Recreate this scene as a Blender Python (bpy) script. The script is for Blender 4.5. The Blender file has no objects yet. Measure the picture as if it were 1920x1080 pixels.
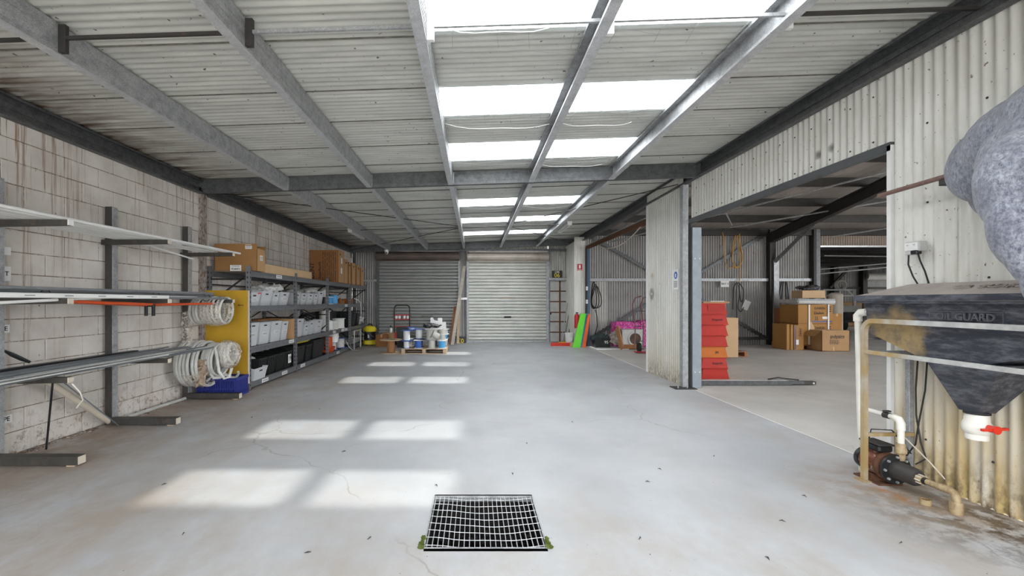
import bpy, bmesh, math, random
from mathutils import Vector, Matrix, Euler
R = math.radians
rng = random.Random(7)
scene = bpy.context.scene
COL = scene.collection
# ------------------------------------------------------------------ camera, world, sun, exposure
cam_d = bpy.data.cameras.new('camera'); cam = bpy.data.objects.new('camera', cam_d); COL.objects.link(cam)
cam.location = (0, 0, 1.36); cam.rotation_euler = (R(90), 0, 0)
cam_d.sensor_width = 36; cam_d.lens = 834/1920*36
cam_d.shift_x = 70/1920; cam_d.shift_y = 25/1920
cam_d.clip_start = 0.05; cam_d.clip_end = 300
scene.camera = cam
scene.view_settings.view_transform = 'Standard'; scene.view_settings.look = 'None'
scene.view_settings.gamma = 1; scene.view_settings.use_curve_mapping = False
scene.view_settings.exposure = 1.4
w = bpy.data.worlds.new('world'); scene.world = w; w.use_nodes = True
bgn = w.node_tree.nodes['Background']; bgn.inputs[0].default_value = (0.93, 0.96, 1.0, 1); bgn.inputs[1].default_value = 3.0
sun_d = bpy.data.lights.new('sun', 'SUN'); sun_d.energy = 3.0; sun_d.angle = R(2.2); sun_d.color = (1, .965, .9)
sun = bpy.data.objects.new('sun', sun_d); COL.objects.link(sun)
sun.rotation_euler = Vector((-2.1, -1.08, -3.3)).to_track_quat('-Z', 'Y').to_euler()
sun.location = (10, 8, 12)

# ------------------------------------------------------------------ materials
def _mat(name):
    m = bpy.data.materials.new(name); m.use_nodes = True
    nt = m.node_tree; b = nt.nodes['Principled BSDF']
    return m, nt, b
def N(nt, t, **kw):
    n = nt.nodes.new(t)
    for k, v in kw.items():
        if k.startswith('i_'):
            n.inputs[k[2:].replace('_', ' ')].default_value = v
        else: setattr(n, k, v)
    return n
def pos(nt, scale=(1, 1, 1)):
    g = N(nt, 'ShaderNodeNewGeometry'); mp = N(nt, 'ShaderNodeMapping')
    mp.inputs['Scale'].default_value = scale
    nt.links.new(g.outputs['Position'], mp.inputs['Vector']); return mp.outputs[0]
def noise(nt, vec, scale, detail=4, rough=.6):
    n = N(nt, 'ShaderNodeTexNoise', i_Scale=scale, i_Detail=detail, i_Roughness=rough)
    nt.links.new(vec, n.inputs['Vector']); return n.outputs[0]
def ramp(nt, fac, a, b, ca=(0, 0, 0, 1), cb=(1, 1, 1, 1)):
    r = N(nt, 'ShaderNodeValToRGB'); e = r.color_ramp.elements
    e[0].position = a; e[0].color = ca; e[1].position = b; e[1].color = cb
    nt.links.new(fac, r.inputs[0]); return r.outputs[0]
def mix(nt, fac, a, b, blend='MIX'):
    n = N(nt, 'ShaderNodeMix', data_type='RGBA', blend_type=blend)
    for i, v in ((0, fac), (6, a), (7, b)):
        if hasattr(v, 'links'): nt.links.new(v, n.inputs[i])
        else: n.inputs[i].default_value = v if i == 0 else (*v[:3], 1)
    return n.outputs[2]
def math_(nt, op, a, b=None, clamp=False):
    n = N(nt, 'ShaderNodeMath', operation=op, use_clamp=clamp)
    for i, v in enumerate((a, b)):
        if v is None: continue
        if hasattr(v, 'links'): nt.links.new(v, n.inputs[i])
        else: n.inputs[i].default_value = v
    return n.outputs[0]
def bump(nt, b, h, dist=.002, strength=.5):
    n = N(nt, 'ShaderNodeBump', i_Strength=strength, i_Distance=dist)
    nt.links.new(h, n.inputs['Height']); nt.links.new(n.outputs[0], b.inputs['Normal'])
def simple(name, col, rough=.6, metal=0, var=.12, scale=6, dirt=None, dirt_lo=.55, dirt_hi=.75, bmp=0, spec=.5, trans=0):
    m, nt, b = _mat(name)
    b.inputs['Roughness'].default_value = rough; b.inputs['Metallic'].default_value = metal
    b.inputs['Specular IOR Level'].default_value = spec
    p = pos(nt); n = noise(nt, p, scale, 5)
    c2 = tuple(max(0, c*(1-2*var)) for c in col)
    c = mix(nt, ramp(nt, n, .3, .7), c2, col)
    if dirt:
        n2 = noise(nt, pos(nt, (1, 1, .6)), scale*1.7, 6, .7)
        c = mix(nt, ramp(nt, n2, dirt_lo, dirt_hi), c, dirt)
    nt.links.new(c, b.inputs['Base Color'])
    if bmp: bump(nt, b, noise(nt, p, scale*12, 3), bmp)
    return m
def galv(name, lo, hi, rough=.5, metal=.4, dirt=None):
    m, nt, b = _mat(name)
    v = N(nt, 'ShaderNodeTexVoronoi', i_Scale=170); nt.links.new(pos(nt), v.inputs['Vector'])
    bw = N(nt, 'ShaderNodeRGBToBW'); nt.links.new(v.outputs['Color'], bw.inputs[0])
    n = noise(nt, pos(nt), 14, 4)
    f = math_(nt, 'MULTIPLY', ramp(nt, bw.outputs[0], .0, .8, (.45, .45, .45, 1)), ramp(nt, n, .2, .6, (.35, .35, .35, 1)))
    c = mix(nt, f, lo, hi)
    if dirt: c = mix(nt, ramp(nt, noise(nt, pos(nt), 5, 6, .7), .5, .75), c, dirt)
    nt.links.new(c, b.inputs['Base Color'])
    b.inputs['Metallic'].default_value = metal; b.inputs['Roughness'].default_value = rough
    return m

M = {}
M['galv'] = galv('galvanised_steel', (.13, .135, .14), (.5, .51, .52))
M['galv_dark'] = galv('dull_galvanised_steel', (.03, .032, .034), (.17, .175, .18), .5, .6)
M['galv_light'] = galv('bright_galvanised_steel', (.45, .46, .46), (.8, .8, .8), .4, .5)
M['galv_blue'] = simple('blue_grey_galvanised_post', (.34, .38, .42), .5, .4, .1, 9)
M['black_steel'] = simple('dark_brown_steel', (.05, .045, .042), .6, .2, .15, 8, (.12, .07, .04), .6, .8)
M['rack_steel'] = simple('rack_grey_steel', (.075, .07, .064), .5, .35, .15, 8, (.15, .11, .08), .55, .8)
M['shelf_steel'] = simple('shelf_grey_steel', (.19, .195, .21), .45, .3, .1, 12, (.1, .09, .08), .6, .8)
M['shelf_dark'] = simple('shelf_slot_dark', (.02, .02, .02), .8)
M['rust'] = simple('rusty_steel', (.16, .07, .035), .8, .2, .25, 20, (.05, .03, .02))
M['white'] = simple('white_plastic', (.78, .78, .76), .45, 0, .04, 8, (.55, .5, .43), .62, .85)
M['label'] = simple('white_label', (.85, .85, .84), .6, 0, .02)
M['ink'] = simple('black_print', (.02, .02, .022), .7)
M['dark'] = simple('black_plastic', (.016, .017, .019), .4, 0, .2, 10, (.05, .05, .05))
M['rubber'] = simple('black_rubber', (.012, .012, .013), .6)
M['orange'] = simple('orange_plastic', (.72, .09, .015), .4, 0, .1, 8)
M['red'] = simple('red_plastic', (.72, .035, .015), .4, 0, .1, 6, (.4, .05, .02), .65, .8)
M['redcrate'] = simple('red_crate_plastic', (.52, .017, .005), .5, 0, .1, 5, (.33, .03, .015), .62, .8)
M['deepred'] = simple('red_paint', (.55, .012, .02), .4)
M['amber'] = simple('amber_plastic', (.62, .16, .01), .4, 0, .1, 6)
M['yellow'] = simple('yellow_plastic', (.85, .68, .03), .45, 0, .08)
M['ochre'] = simple('ochre_yellow_board', (.55, .32, .018), .55, 0, .08, 5, (.4, .24, .03), .62, .8)
M['blue'] = simple('blue_plastic', (.02, .03, .22), .4, 0, .12)
M['skyblue'] = simple('sky_blue_reel', (.08, .4, .8), .45)
M['midblue'] = simple('mid_blue_plastic', (.04, .13, .5), .4)
M['green'] = simple('lime_green_board', (.16, .72, .05), .45, 0, .06)
M['cyanboard'] = simple('blue_board', (.03, .35, .62), .45, 0, .06)
M['orangeboard'] = simple('orange_board', (.85, .13, .02), .45, 0, .06)
M['pink'] = simple('pink_plastic_wrap', (.85, .05, .42), .2, 0, .3, 18, (.95, .55, .8), .55, .62, .01)
M['cream_cable'] = simple('off_white_cable', (.68, .66, .6), .5, 0, .1, 20)
M['conduit'] = simple('grey_white_conduit', (.6, .6, .57), .4, 0, .12, 10)
M['greypipe'] = simple('grey_conduit', (.23, .245, .26), .38, 0, .12, 8)
M['thinpipe'] = simple('thin_grey_conduit', (.2, .225, .25), .35, .2, .2, 6)
M['pvc'] = simple('white_pvc_pipe', (.78, .75, .68), .35, 0, .05, 6, (.5, .36, .18), .62, .82)
M['pvc_dirty'] = simple('stained_pvc_pipe', (.46, .35, .2), .5, 0, .2, 16, (.2, .11, .045), .48, .66)
M['yellow_hose'] = simple('yellow_hose', (.72, .38, .06), .5)
M['card'] = simple('cardboard', (.46, .27, .125), .8, 0, .06, 4)
M['card_dark'] = simple('brown_cardboard', (.3, .125, .04), .8, 0, .07, 4)
M['card_light'] = simple('light_cardboard', (.62, .42, .24), .8, 0, .06, 4)
M['card_gold'] = simple('golden_cardboard', (.42, .21, .06), .8, 0, .07, 4)
M['core'] = simple('brown_drum_core', (.42, .2, .08), .7, 0, .08, 3)
M['pine'] = simple('pale_timber', (.6, .45, .3), .7, 0, .15, 9, (.35, .24, .15), .6, .8)
M['greytimber'] = simple('weathered_timber', (.52, .47, .4), .75, 0, .15, 9, (.3, .24, .18), .6, .8)
M['redtimber'] = simple('reddish_timber', (.36, .15, .07), .7, 0, .2, 9)
M['foil'] = simple('black_plastic_wrap', (.1, .1, .11), .2, 0, .6, 40, (.6, .6, .62), .6, .66, .01)
M['film'] = simple('white_stretch_wrap', (.7, .7, .68), .25, 0, .15, 30, (.4, .38, .34), .6, .7, .01)
M['cloth'] = simple('grey_cotton_rag', (.5, .45, .4), .9, 0, .3, 12, (.15, .12, .1), .55, .65, .01)
M['darkcloth'] = simple('dark_green_tarp', (.05, .1, .1), .6, 0, .5, 30, (.4, .5, .5), .6, .68, .01)
M['moss'] = simple('green_moss', (.12, .16, .02), .95, 0, .3, 60, None, bmp=.01)
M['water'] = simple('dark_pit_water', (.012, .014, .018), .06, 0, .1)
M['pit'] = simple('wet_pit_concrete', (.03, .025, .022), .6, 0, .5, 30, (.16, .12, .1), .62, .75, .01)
M['ground'] = simple('outdoor_concrete', (.5, .49, .46), .9, 0, .1, 2)
M['shelf_board'] = simple('shelf_board', (.28, .22, .17), .8, 0, .1, 6)
M['beige'] = simple('beige_pipe', (.62, .55, .45), .5, 0, .08, 6)
M['greycase'] = simple('pale_grey_casing', (.55, .55, .53), .5, 0, .08, 10)
M['skirt'] = simple('grey_galv_tray', (.3, .31, .32), .45, .4, .1)

def tub_clear():
    m, nt, b = _mat('translucent_tub'); b.inputs['Base Color'].default_value = (.78, .79, .81, 1)
    b.inputs['Roughness'].default_value = .3; b.inputs['Transmission Weight'].default_value = 0
    b.inputs['Subsurface Weight'].default_value = .0
    tr = N(nt, 'ShaderNodeBsdfTranslucent'); tr.inputs[0].default_value = (.75, .78, .82, 1)
    mx = N(nt, 'ShaderNodeMixShader'); mx.inputs[0].default_value = .35
    nt.links.new(b.outputs[0], mx.inputs[1]); nt.links.new(tr.outputs[0], mx.inputs[2])
    nt.links.new(mx.outputs[0], nt.nodes['Material Output'].inputs[0]); return m
M['tub'] = tub_clear()

def clear_wrap():
    m, nt, b = _mat('crinkled_clear_wrap')
    b.inputs['Base Color'].default_value = (.72, .66, .58, 1); b.inputs['Roughness'].default_value = .15
    t = N(nt, 'ShaderNodeBsdfTransparent'); mx = N(nt, 'ShaderNodeMixShader')
    n = noise(nt, pos(nt), 28, 5, .7); f = ramp(nt, n, .42, .62, (.12, .12, .12, 1), (.75, .75, .75, 1))
    nt.links.new(f, mx.inputs[0]); nt.links.new(t.outputs[0], mx.inputs[1]); nt.links.new(b.outputs[0], mx.inputs[2])
    bump(nt, b, noise(nt, pos(nt), 40, 3), .01, .8)
    nt.links.new(mx.outputs[0], nt.nodes['Material Output'].inputs[0]); return m
M['wrap'] = clear_wrap()

def skylight():
    m, nt, b = _mat('fibreglass_skylight')
    t = N(nt, 'ShaderNodeBsdfTransparent'); t.inputs[0].default_value = (.93, .96, .97, 1)
    tr = N(nt, 'ShaderNodeBsdfTranslucent'); tr.inputs[0].default_value = (.9, .92, .93, 1)
    mx = N(nt, 'ShaderNodeMixShader'); mx.inputs[0].default_value = .55
    nt.links.new(t.outputs[0], mx.inputs[1]); nt.links.new(tr.outputs[0], mx.inputs[2])
    nt.links.new(mx.outputs[0], nt.nodes['Material Output'].inputs[0]); return m
M['skylight'] = skylight()

def roofmat():
    m, nt, b = _mat('pale_painted_roof_steel')
    p = pos(nt, (.35, 1.6, 1)); n = noise(nt, p, 4, 6, .65)
    c = mix(nt, ramp(nt, n, .35, .65), (.5, .5, .46), (.64, .64, .59))
    sp = noise(nt, pos(nt), 22, 3, .5)
    c = mix(nt, ramp(nt, sp, .69, .73), c, (.1, .08, .06))
    # rust bleeding near the left wall
    g = N(nt, 'ShaderNodeNewGeometry'); s = N(nt, 'ShaderNodeSeparateXYZ'); nt.links.new(g.outputs['Position'], s.inputs[0])
    e = math_(nt, 'MULTIPLY', math_(nt, 'ADD', math_(nt, 'MULTIPLY', s.outputs[0], -1), -3.1), 1.0, True)
    e = math_(nt, 'MULTIPLY', e, ramp(nt, noise(nt, pos(nt, (.8, 4, 1)), 2.2, 4), .36, .62))
    c = mix(nt, math_(nt, 'MULTIPLY', e, 1.15, True), c, (.13, .075, .045))
    nt.links.new(c, b.inputs['Base Color']); b.inputs['Roughness'].default_value = .5
    b.inputs['Metallic'].default_value = .1
    return m
M['roof'] = roofmat()
M['roof_bay'] = simple('brown_grey_roof_steel', (.48, .44, .41), .6, .1, .1, 3, (.2, .15, .12), .6, .8)
M['wallgrey'] = simple('aged_grey_wall_steel', (.36, .35, .335), .5, .25, .12, 3, (.2, .17, .14), .58, .8)
M['wallpale'] = simple('pale_wall_steel', (.55, .54, .5), .55, .15, .1, 3)
M['wallbrown'] = simple('brownish_wall_steel', (.4, .33, .27), .6, .15, .12, 4)

def wallwhite():
    m, nt, b = _mat('white_painted_wall_steel')
    n = noise(nt, pos(nt, (1, 1, .25)), 7, 6, .65)
    c = mix(nt, ramp(nt, n, .35, .7), (.6, .585, .53), (.74, .73, .69))
    sp = noise(nt, pos(nt, (1, 1, .8)), 42, 4, .55)
    c = mix(nt, ramp(nt, sp, .67, .71), c, (.16, .1, .06))
    g = N(nt, 'ShaderNodeNewGeometry'); s = N(nt, 'ShaderNodeSeparateXYZ'); nt.links.new(g.outputs['Position'], s.inputs[0])
    z = s.outputs[2]
    near = N(nt, 'ShaderNodeMapRange'); near.inputs[1].default_value = 4.2; near.inputs[2].default_value = 3.2
    near.inputs[3].default_value = .3; near.inputs[4].default_value = 1; nt.links.new(s.outputs[1], near.inputs[0])
    lo = N(nt, 'ShaderNodeMapRange'); lo.inputs[1].default_value = 1.25; lo.inputs[2].default_value = .2
    lo.inputs[3].default_value = 0; lo.inputs[4].default_value = 1; nt.links.new(z, lo.inputs[0])
    f = math_(nt, 'MULTIPLY', lo.outputs[0], ramp(nt, noise(nt, pos(nt, (2, 2, .35)), 4, 5), .2, .55), True)
    f = math_(nt, 'MULTIPLY', f, near.outputs[0], True)
    c = mix(nt, f, c, (.5, .37, .16))
    lo2 = N(nt, 'ShaderNodeMapRange'); lo2.inputs[1].default_value = .35; lo2.inputs[2].default_value = .0
    nt.links.new(z, lo2.inputs[0])
    f = math_(nt, 'MULTIPLY', lo2.outputs[0], ramp(nt, noise(nt, pos(nt, (2, 2, 1)), 9, 6, .75), .42, .62), True)
    c = mix(nt, f, c, (.12, .08, .045))
    for (cc, r0, r1, hole, colr) in (((3.33, 8.36, 1.5), .13, .08, .05, (.12, .12, .12)), ((3.33, 8.35, 1.84), .08, .02, 0, (.38, .27, .17)), ((3.37, 4.36, 2.80), .05, .015, 0, (.05, .04, .03)), ((3.37, 4.2, 2.81), .05, .015, 0, (.05, .04, .03))):
        q = N(nt, 'ShaderNodeVectorMath', operation='DISTANCE'); nt.links.new(g.outputs['Position'], q.inputs[0]); q.inputs[1].default_value = cc
        dd = math_(nt, 'ADD', q.outputs['Value'], math_(nt, 'MULTIPLY', math_(nt, 'ADD', noise(nt, pos(nt), 20, 4), -.5), r0*.9))
        a_ = N(nt, 'ShaderNodeMapRange'); a_.inputs[1].default_value = r0; a_.inputs[2].default_value = r1; nt.links.new(dd, a_.inputs[0]); f = a_.outputs[0]
        if hole:
            b2 = N(nt, 'ShaderNodeMapRange'); b2.inputs[1].default_value = hole*.6; b2.inputs[2].default_value = hole; nt.links.new(dd, b2.inputs[0]); f = math_(nt, 'MULTIPLY', f, b2.outputs[0], True)
        c = mix(nt, math_(nt, 'MULTIPLY', f, .75), c, colr)
    nt.links.new(c, b.inputs['Base Color']); b.inputs['Roughness'].default_value = .5
    return m
M['wallwhite'] = wallwhite()

def blockmat():
    m, nt, b = _mat('painted_concrete_block')
    n = noise(nt, pos(nt), 2.2, 5)
    c = mix(nt, ramp(nt, n, .35, .65), (.54, .495, .45), (.69, .65, .605))
    g = N(nt, 'ShaderNodeNewGeometry'); s = N(nt, 'ShaderNodeSeparateXYZ'); nt.links.new(g.outputs['Position'], s.inputs[0])
    hi = N(nt, 'ShaderNodeMapRange'); hi.inputs[1].default_value = 1.0; hi.inputs[2].default_value = 3.0
    hi.inputs[3].default_value = .25; hi.inputs[4].default_value = 1.0; nt.links.new(s.outputs[2], hi.inputs[0])
    st = ramp(nt, noise(nt, pos(nt, (1, 1, .035)), 17, 4, .7), .54, .62)
    pt = ramp(nt, noise(nt, pos(nt, (1, .8, .3)), 1.3, 2), .38, .56)
    f = math_(nt, 'MULTIPLY', math_(nt, 'MULTIPLY', st, pt), hi.outputs[0], True)
    c = mix(nt, f, c, (.27, .17, .115))
    lo = N(nt, 'ShaderNodeMapRange'); lo.inputs[1].default_value = .5; lo.inputs[2].default_value = .0
    nt.links.new(s.outputs[2], lo.inputs[0])
    f = math_(nt, 'MULTIPLY', lo.outputs[0], ramp(nt, noise(nt, pos(nt), 14, 6, .8), .52, .62), True)
    c = mix(nt, f, c, (.2, .13, .08))
    sp = noise(nt, pos(nt), 30, 3, .5); c = mix(nt, ramp(nt, sp, .72, .75), c, (.12, .08, .06))
    nt.links.new(c, b.inputs['Base Color']); b.inputs['Roughness'].default_value = .75
    bump(nt, b, noise(nt, pos(nt), 60, 4), .003, .5)
    return m
M['block'] = blockmat()
M['mortar'] = simple('dirty_mortar', (.26, .18, .13), .9, 0, .3, 12, (.5, .46, .42), .5, .6)

def floormat(name, a, b_, dirtc, main):
    m, nt, b = _mat(name)
    n = noise(nt, pos(nt), .9, 6, .6)
    c = mix(nt, ramp(nt, n, .35, .65), a, b_)
    g = N(nt, 'ShaderNodeNewGeometry'); s = N(nt, 'ShaderNodeSeparateXYZ'); nt.links.new(g.outputs['Position'], s.inputs[0])
    x, y = s.outputs[0], s.outputs[1]
    def mr(v, a0, a1, b0=0, b1=1):
        q = N(nt, 'ShaderNodeMapRange'); q.inputs[1].default_value = a0; q.inputs[2].default_value = a1
        q.inputs[3].default_value = b0; q.inputs[4].default_value = b1; nt.links.new(v, q.inputs[0]); return q.outputs[0]
    if main:
        d = math_(nt, 'ADD', mr(x, -1.2, -3.6), mr(y, 3.6, 1.6, 0, .75), True)
        d = math_(nt, 'ADD', d, mr(x, 2.6, 3.4, 0, .4), True)
        nz = ramp(nt, noise(nt, pos(nt, (1, .6, 1)), 1.9, 8, .68), .38, .64)
        f = math_(nt, 'MULTIPLY', math_(nt, 'ADD', math_(nt, 'MULTIPLY', d, 1.3), .15), nz, True)
        c = mix(nt, f, c, dirtc)
        f2 = math_(nt, 'MULTIPLY', mr(x, -2.9, -4.0), ramp(nt, noise(nt, pos(nt), 5, 7, .7), .3, .6), True)
        c = mix(nt, f2, c, (.27, .185, .125))
        # oily patch under the tank outlet pipes
        q = N(nt, 'ShaderNodeVectorMath', operation='DISTANCE'); nt.links.new(g.outputs['Position'], q.inputs[0])
        q.inputs[1].default_value = (3.2, 2.72, 0)
        f3 = math_(nt, 'MULTIPLY', mr(q.outputs[1], .8, .15), ramp(nt, noise(nt, pos(nt), 7, 6, .7), .44, .56), True)
        c = mix(nt, f3, c, (.07, .05, .035))
        q = N(nt, 'ShaderNodeVectorMath', operation='DISTANCE'); nt.links.new(g.outputs['Position'], q.inputs[0])
        q.inputs[1].default_value = (3.0, 3.15, 0)
        f3 = math_(nt, 'MULTIPLY', mr(q.outputs[1], .8, .1), ramp(nt, noise(nt, pos(nt), 6, 5, .7), .35, .6), True)
        c = mix(nt, f3, c, (.31, .22, .145))
        st = math_(nt, 'ADD', math_(nt, 'ADD', x, math_(nt, 'MULTIPLY', y, .05)), -2.945-.16)
        st = math_(nt, 'MULTIPLY', mr(math_(nt, 'ABSOLUTE', st), .04, .0), math_(nt, 'MULTIPLY', mr(y, 2.9, 3.05), mr(y, 3.4, 3.25), True), True)
        c = mix(nt, math_(nt, 'MULTIPLY', st, ramp(nt, noise(nt, pos(nt), 12, 4), .3, .6), True), c, (.42, .16, .045))
    # scuffs
    sc = ramp(nt, noise(nt, pos(nt, (.5, 1.4, 1)), 3.2, 9, .75), .62, .74)
    c = mix(nt, math_(nt, 'MULTIPLY', sc, .35 if main else .5), c, (.3, .28, .26))
    sp = noise(nt, pos(nt), 42, 2, .5); c = mix(nt, ramp(nt, sp, .755, .77), c, (.1, .08, .06))
    # hairline cracks
    v = N(nt, 'ShaderNodeTexVoronoi', feature='DISTANCE_TO_EDGE', i_Scale=.33)
    wv = N(nt, 'ShaderNodeVectorMath', operation='ADD'); nn = N(nt, 'ShaderNodeTexNoise', i_Scale=1.6, i_Detail=6)
    nt.links.new(g.outputs['Position'], nn.inputs['Vector'])
    sv = N(nt, 'ShaderNodeVectorMath', operation='SCALE'); sv.inputs['Scale'].default_value = .6
    nt.links.new(nn.outputs['Color'], sv.inputs[0])
    nt.links.new(g.outputs['Position'], wv.inputs[0]); nt.links.new(sv.outputs[0], wv.inputs[1])
    nt.links.new(wv.outputs[0], v.inputs['Vector'])
    ck = ramp(nt, v.outputs['Distance'], .0009, .0024, (1, 1, 1, 1), (0, 0, 0, 1))
    ck = math_(nt, 'MULTIPLY', ck, ramp(nt, noise(nt, pos(nt), .8, 2), .48, .56), True)
    c = mix(nt, math_(nt, 'MULTIPLY', ck, .55), c, (.22, .18, .14))
    nt.links.new(c, b.inputs['Base Color'])
    rr = ramp(nt, noise(nt, pos(nt), 2, 5), .3, .7, (.38, .38, .38, 1), (.62, .62, .62, 1))
    nt.links.new(rr, b.inputs['Roughness']); b.inputs['Specular IOR Level'].default_value = .45
    bump(nt, b, noise(nt, pos(nt), 25, 4), .001, .3)
    return m
M['floor'] = floormat('blue_grey_sealed_concrete', (.41, .425, .445), (.51, .52, .535), (.38, .335, .295), True)
M['floor_bay'] = floormat('dusty_bare_concrete', (.52, .495, .465), (.64, .615, .58), (.5, .4, .3), False)

def feltmat():
    m, nt, b = _mat('grey_blue_marled_felt')
    n = noise(nt, pos(nt, (1, 1.6, 1)), 38, 6, .8); n2 = noise(nt, pos(nt), 7, 3)
    c = mix(nt, ramp(nt, n, .34, .66), (.055, .06, .085), (.36, .375, .43))
    c = mix(nt, math_(nt, 'MULTIPLY', ramp(nt, n2, .4, .65), .5), c, (.1, .105, .14))
    nt.links.new(c, b.inputs['Base Color']); b.inputs['Roughness'].default_value = .95
    b.inputs['Sheen Weight'].default_value = .4; b.inputs['Specular IOR Level'].default_value = .1
    bump(nt, b, n, .006, .8); return m
M['felt'] = feltmat()

def tankmat():
    m, nt, b = _mat('scuffed_blue_black_plastic')
    n = noise(nt, pos(nt, (1, .4, 1.7)), 16, 8, .75)
    c = mix(nt, ramp(nt, n, .46, .78), (.028, .032, .044), (.2, .205, .23))
    sp = noise(nt, pos(nt, (1, .4, 1.6)), 40, 5, .7); c = mix(nt, ramp(nt, sp, .68, .76), c, (.4, .38, .36))
    g = N(nt, 'ShaderNodeNewGeometry'); s = N(nt, 'ShaderNodeSeparateXYZ'); nt.links.new(g.outputs['Position'], s.inputs[0])
    a = N(nt, 'ShaderNodeVectorMath', operation='DISTANCE')
    mp = N(nt, 'ShaderNodeMapping'); mp.inputs['Scale'].default_value = (0, 1, 1.0); nt.links.new(g.outputs['Position'], mp.inputs['Vector'])
    nt.links.new(mp.outputs[0], a.inputs[0]); a.inputs[1].default_value = (0, 3.2, 1.09)
    q = N(nt, 'ShaderNodeMapRange'); q.inputs[1].default_value = .25; q.inputs[2].default_value = .12; nt.links.new(math_(nt, 'ADD', a.outputs['Value'], math_(nt, 'MULTIPLY', math_(nt, 'ADD', noise(nt, pos(nt), 9, 6, .6), -.5), .32)), q.inputs[0])
    f = math_(nt, 'MULTIPLY', q.outputs[0], ramp(nt, noise(nt, pos(nt), 8, 5), .2, .5), True)
    c = mix(nt, math_(nt, 'MULTIPLY', f, .85), c, (.36, .25, .11))
    nt.links.new(c, b.inputs['Base Color']); b.inputs['Roughness'].default_value = .42
    return m
M['tank'] = tankmat()
M['lid'] = simple('faded_grey_lid', (.4, .345, .31), .6, 0, .12, 6, (.12, .125, .16), .58, .75)
def framemat():
    m, nt, b = _mat('stained_galvanised_frame')
    c = mix(nt, ramp(nt, noise(nt, pos(nt), 12, 4), .3, .7), (.36, .36, .35), (.56, .56, .54))
    g = N(nt, 'ShaderNodeNewGeometry'); s = N(nt, 'ShaderNodeSeparateXYZ'); nt.links.new(g.outputs['Position'], s.inputs[0])
    q = N(nt, 'ShaderNodeMapRange'); q.inputs[1].default_value = 2.98; q.inputs[2].default_value = 3.14; nt.links.new(s.outputs[1], q.inputs[0])
    f = math_(nt, 'MULTIPLY', q.outputs[0], ramp(nt, noise(nt, pos(nt, (1, 1, .5)), 9, 5), .3, .55, (.35, .35, .35, 1)), True)
    c = mix(nt, f, c, (.4, .28, .12)); nt.links.new(c, b.inputs['Base Color']); b.inputs['Roughness'].default_value = .5; b.inputs['Metallic'].default_value = .2
    return m
M['framerust'] = framemat()
M['tank_raised'] = simple('raised_tank_lettering', (.1, .1, .115), .45)
M['flange'] = galv('pale_floor_lit_steel', (.34, .35, .36), (.66, .67, .68), .45, .4)  # pale steel with floor bounce put into the colour for purlin undersides; grate bars share it
M['seam'] = simple('dark_sheet_lap', (.2, .19, .16), .7, 0, .3, 14)  # darker line along each roof sheet overlap
M['pumpred'] = simple('rusty_pump_casing', (.3, .11, .07), .6, .2, .2, 18, (.55, .5, .46), .55, .62)

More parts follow.
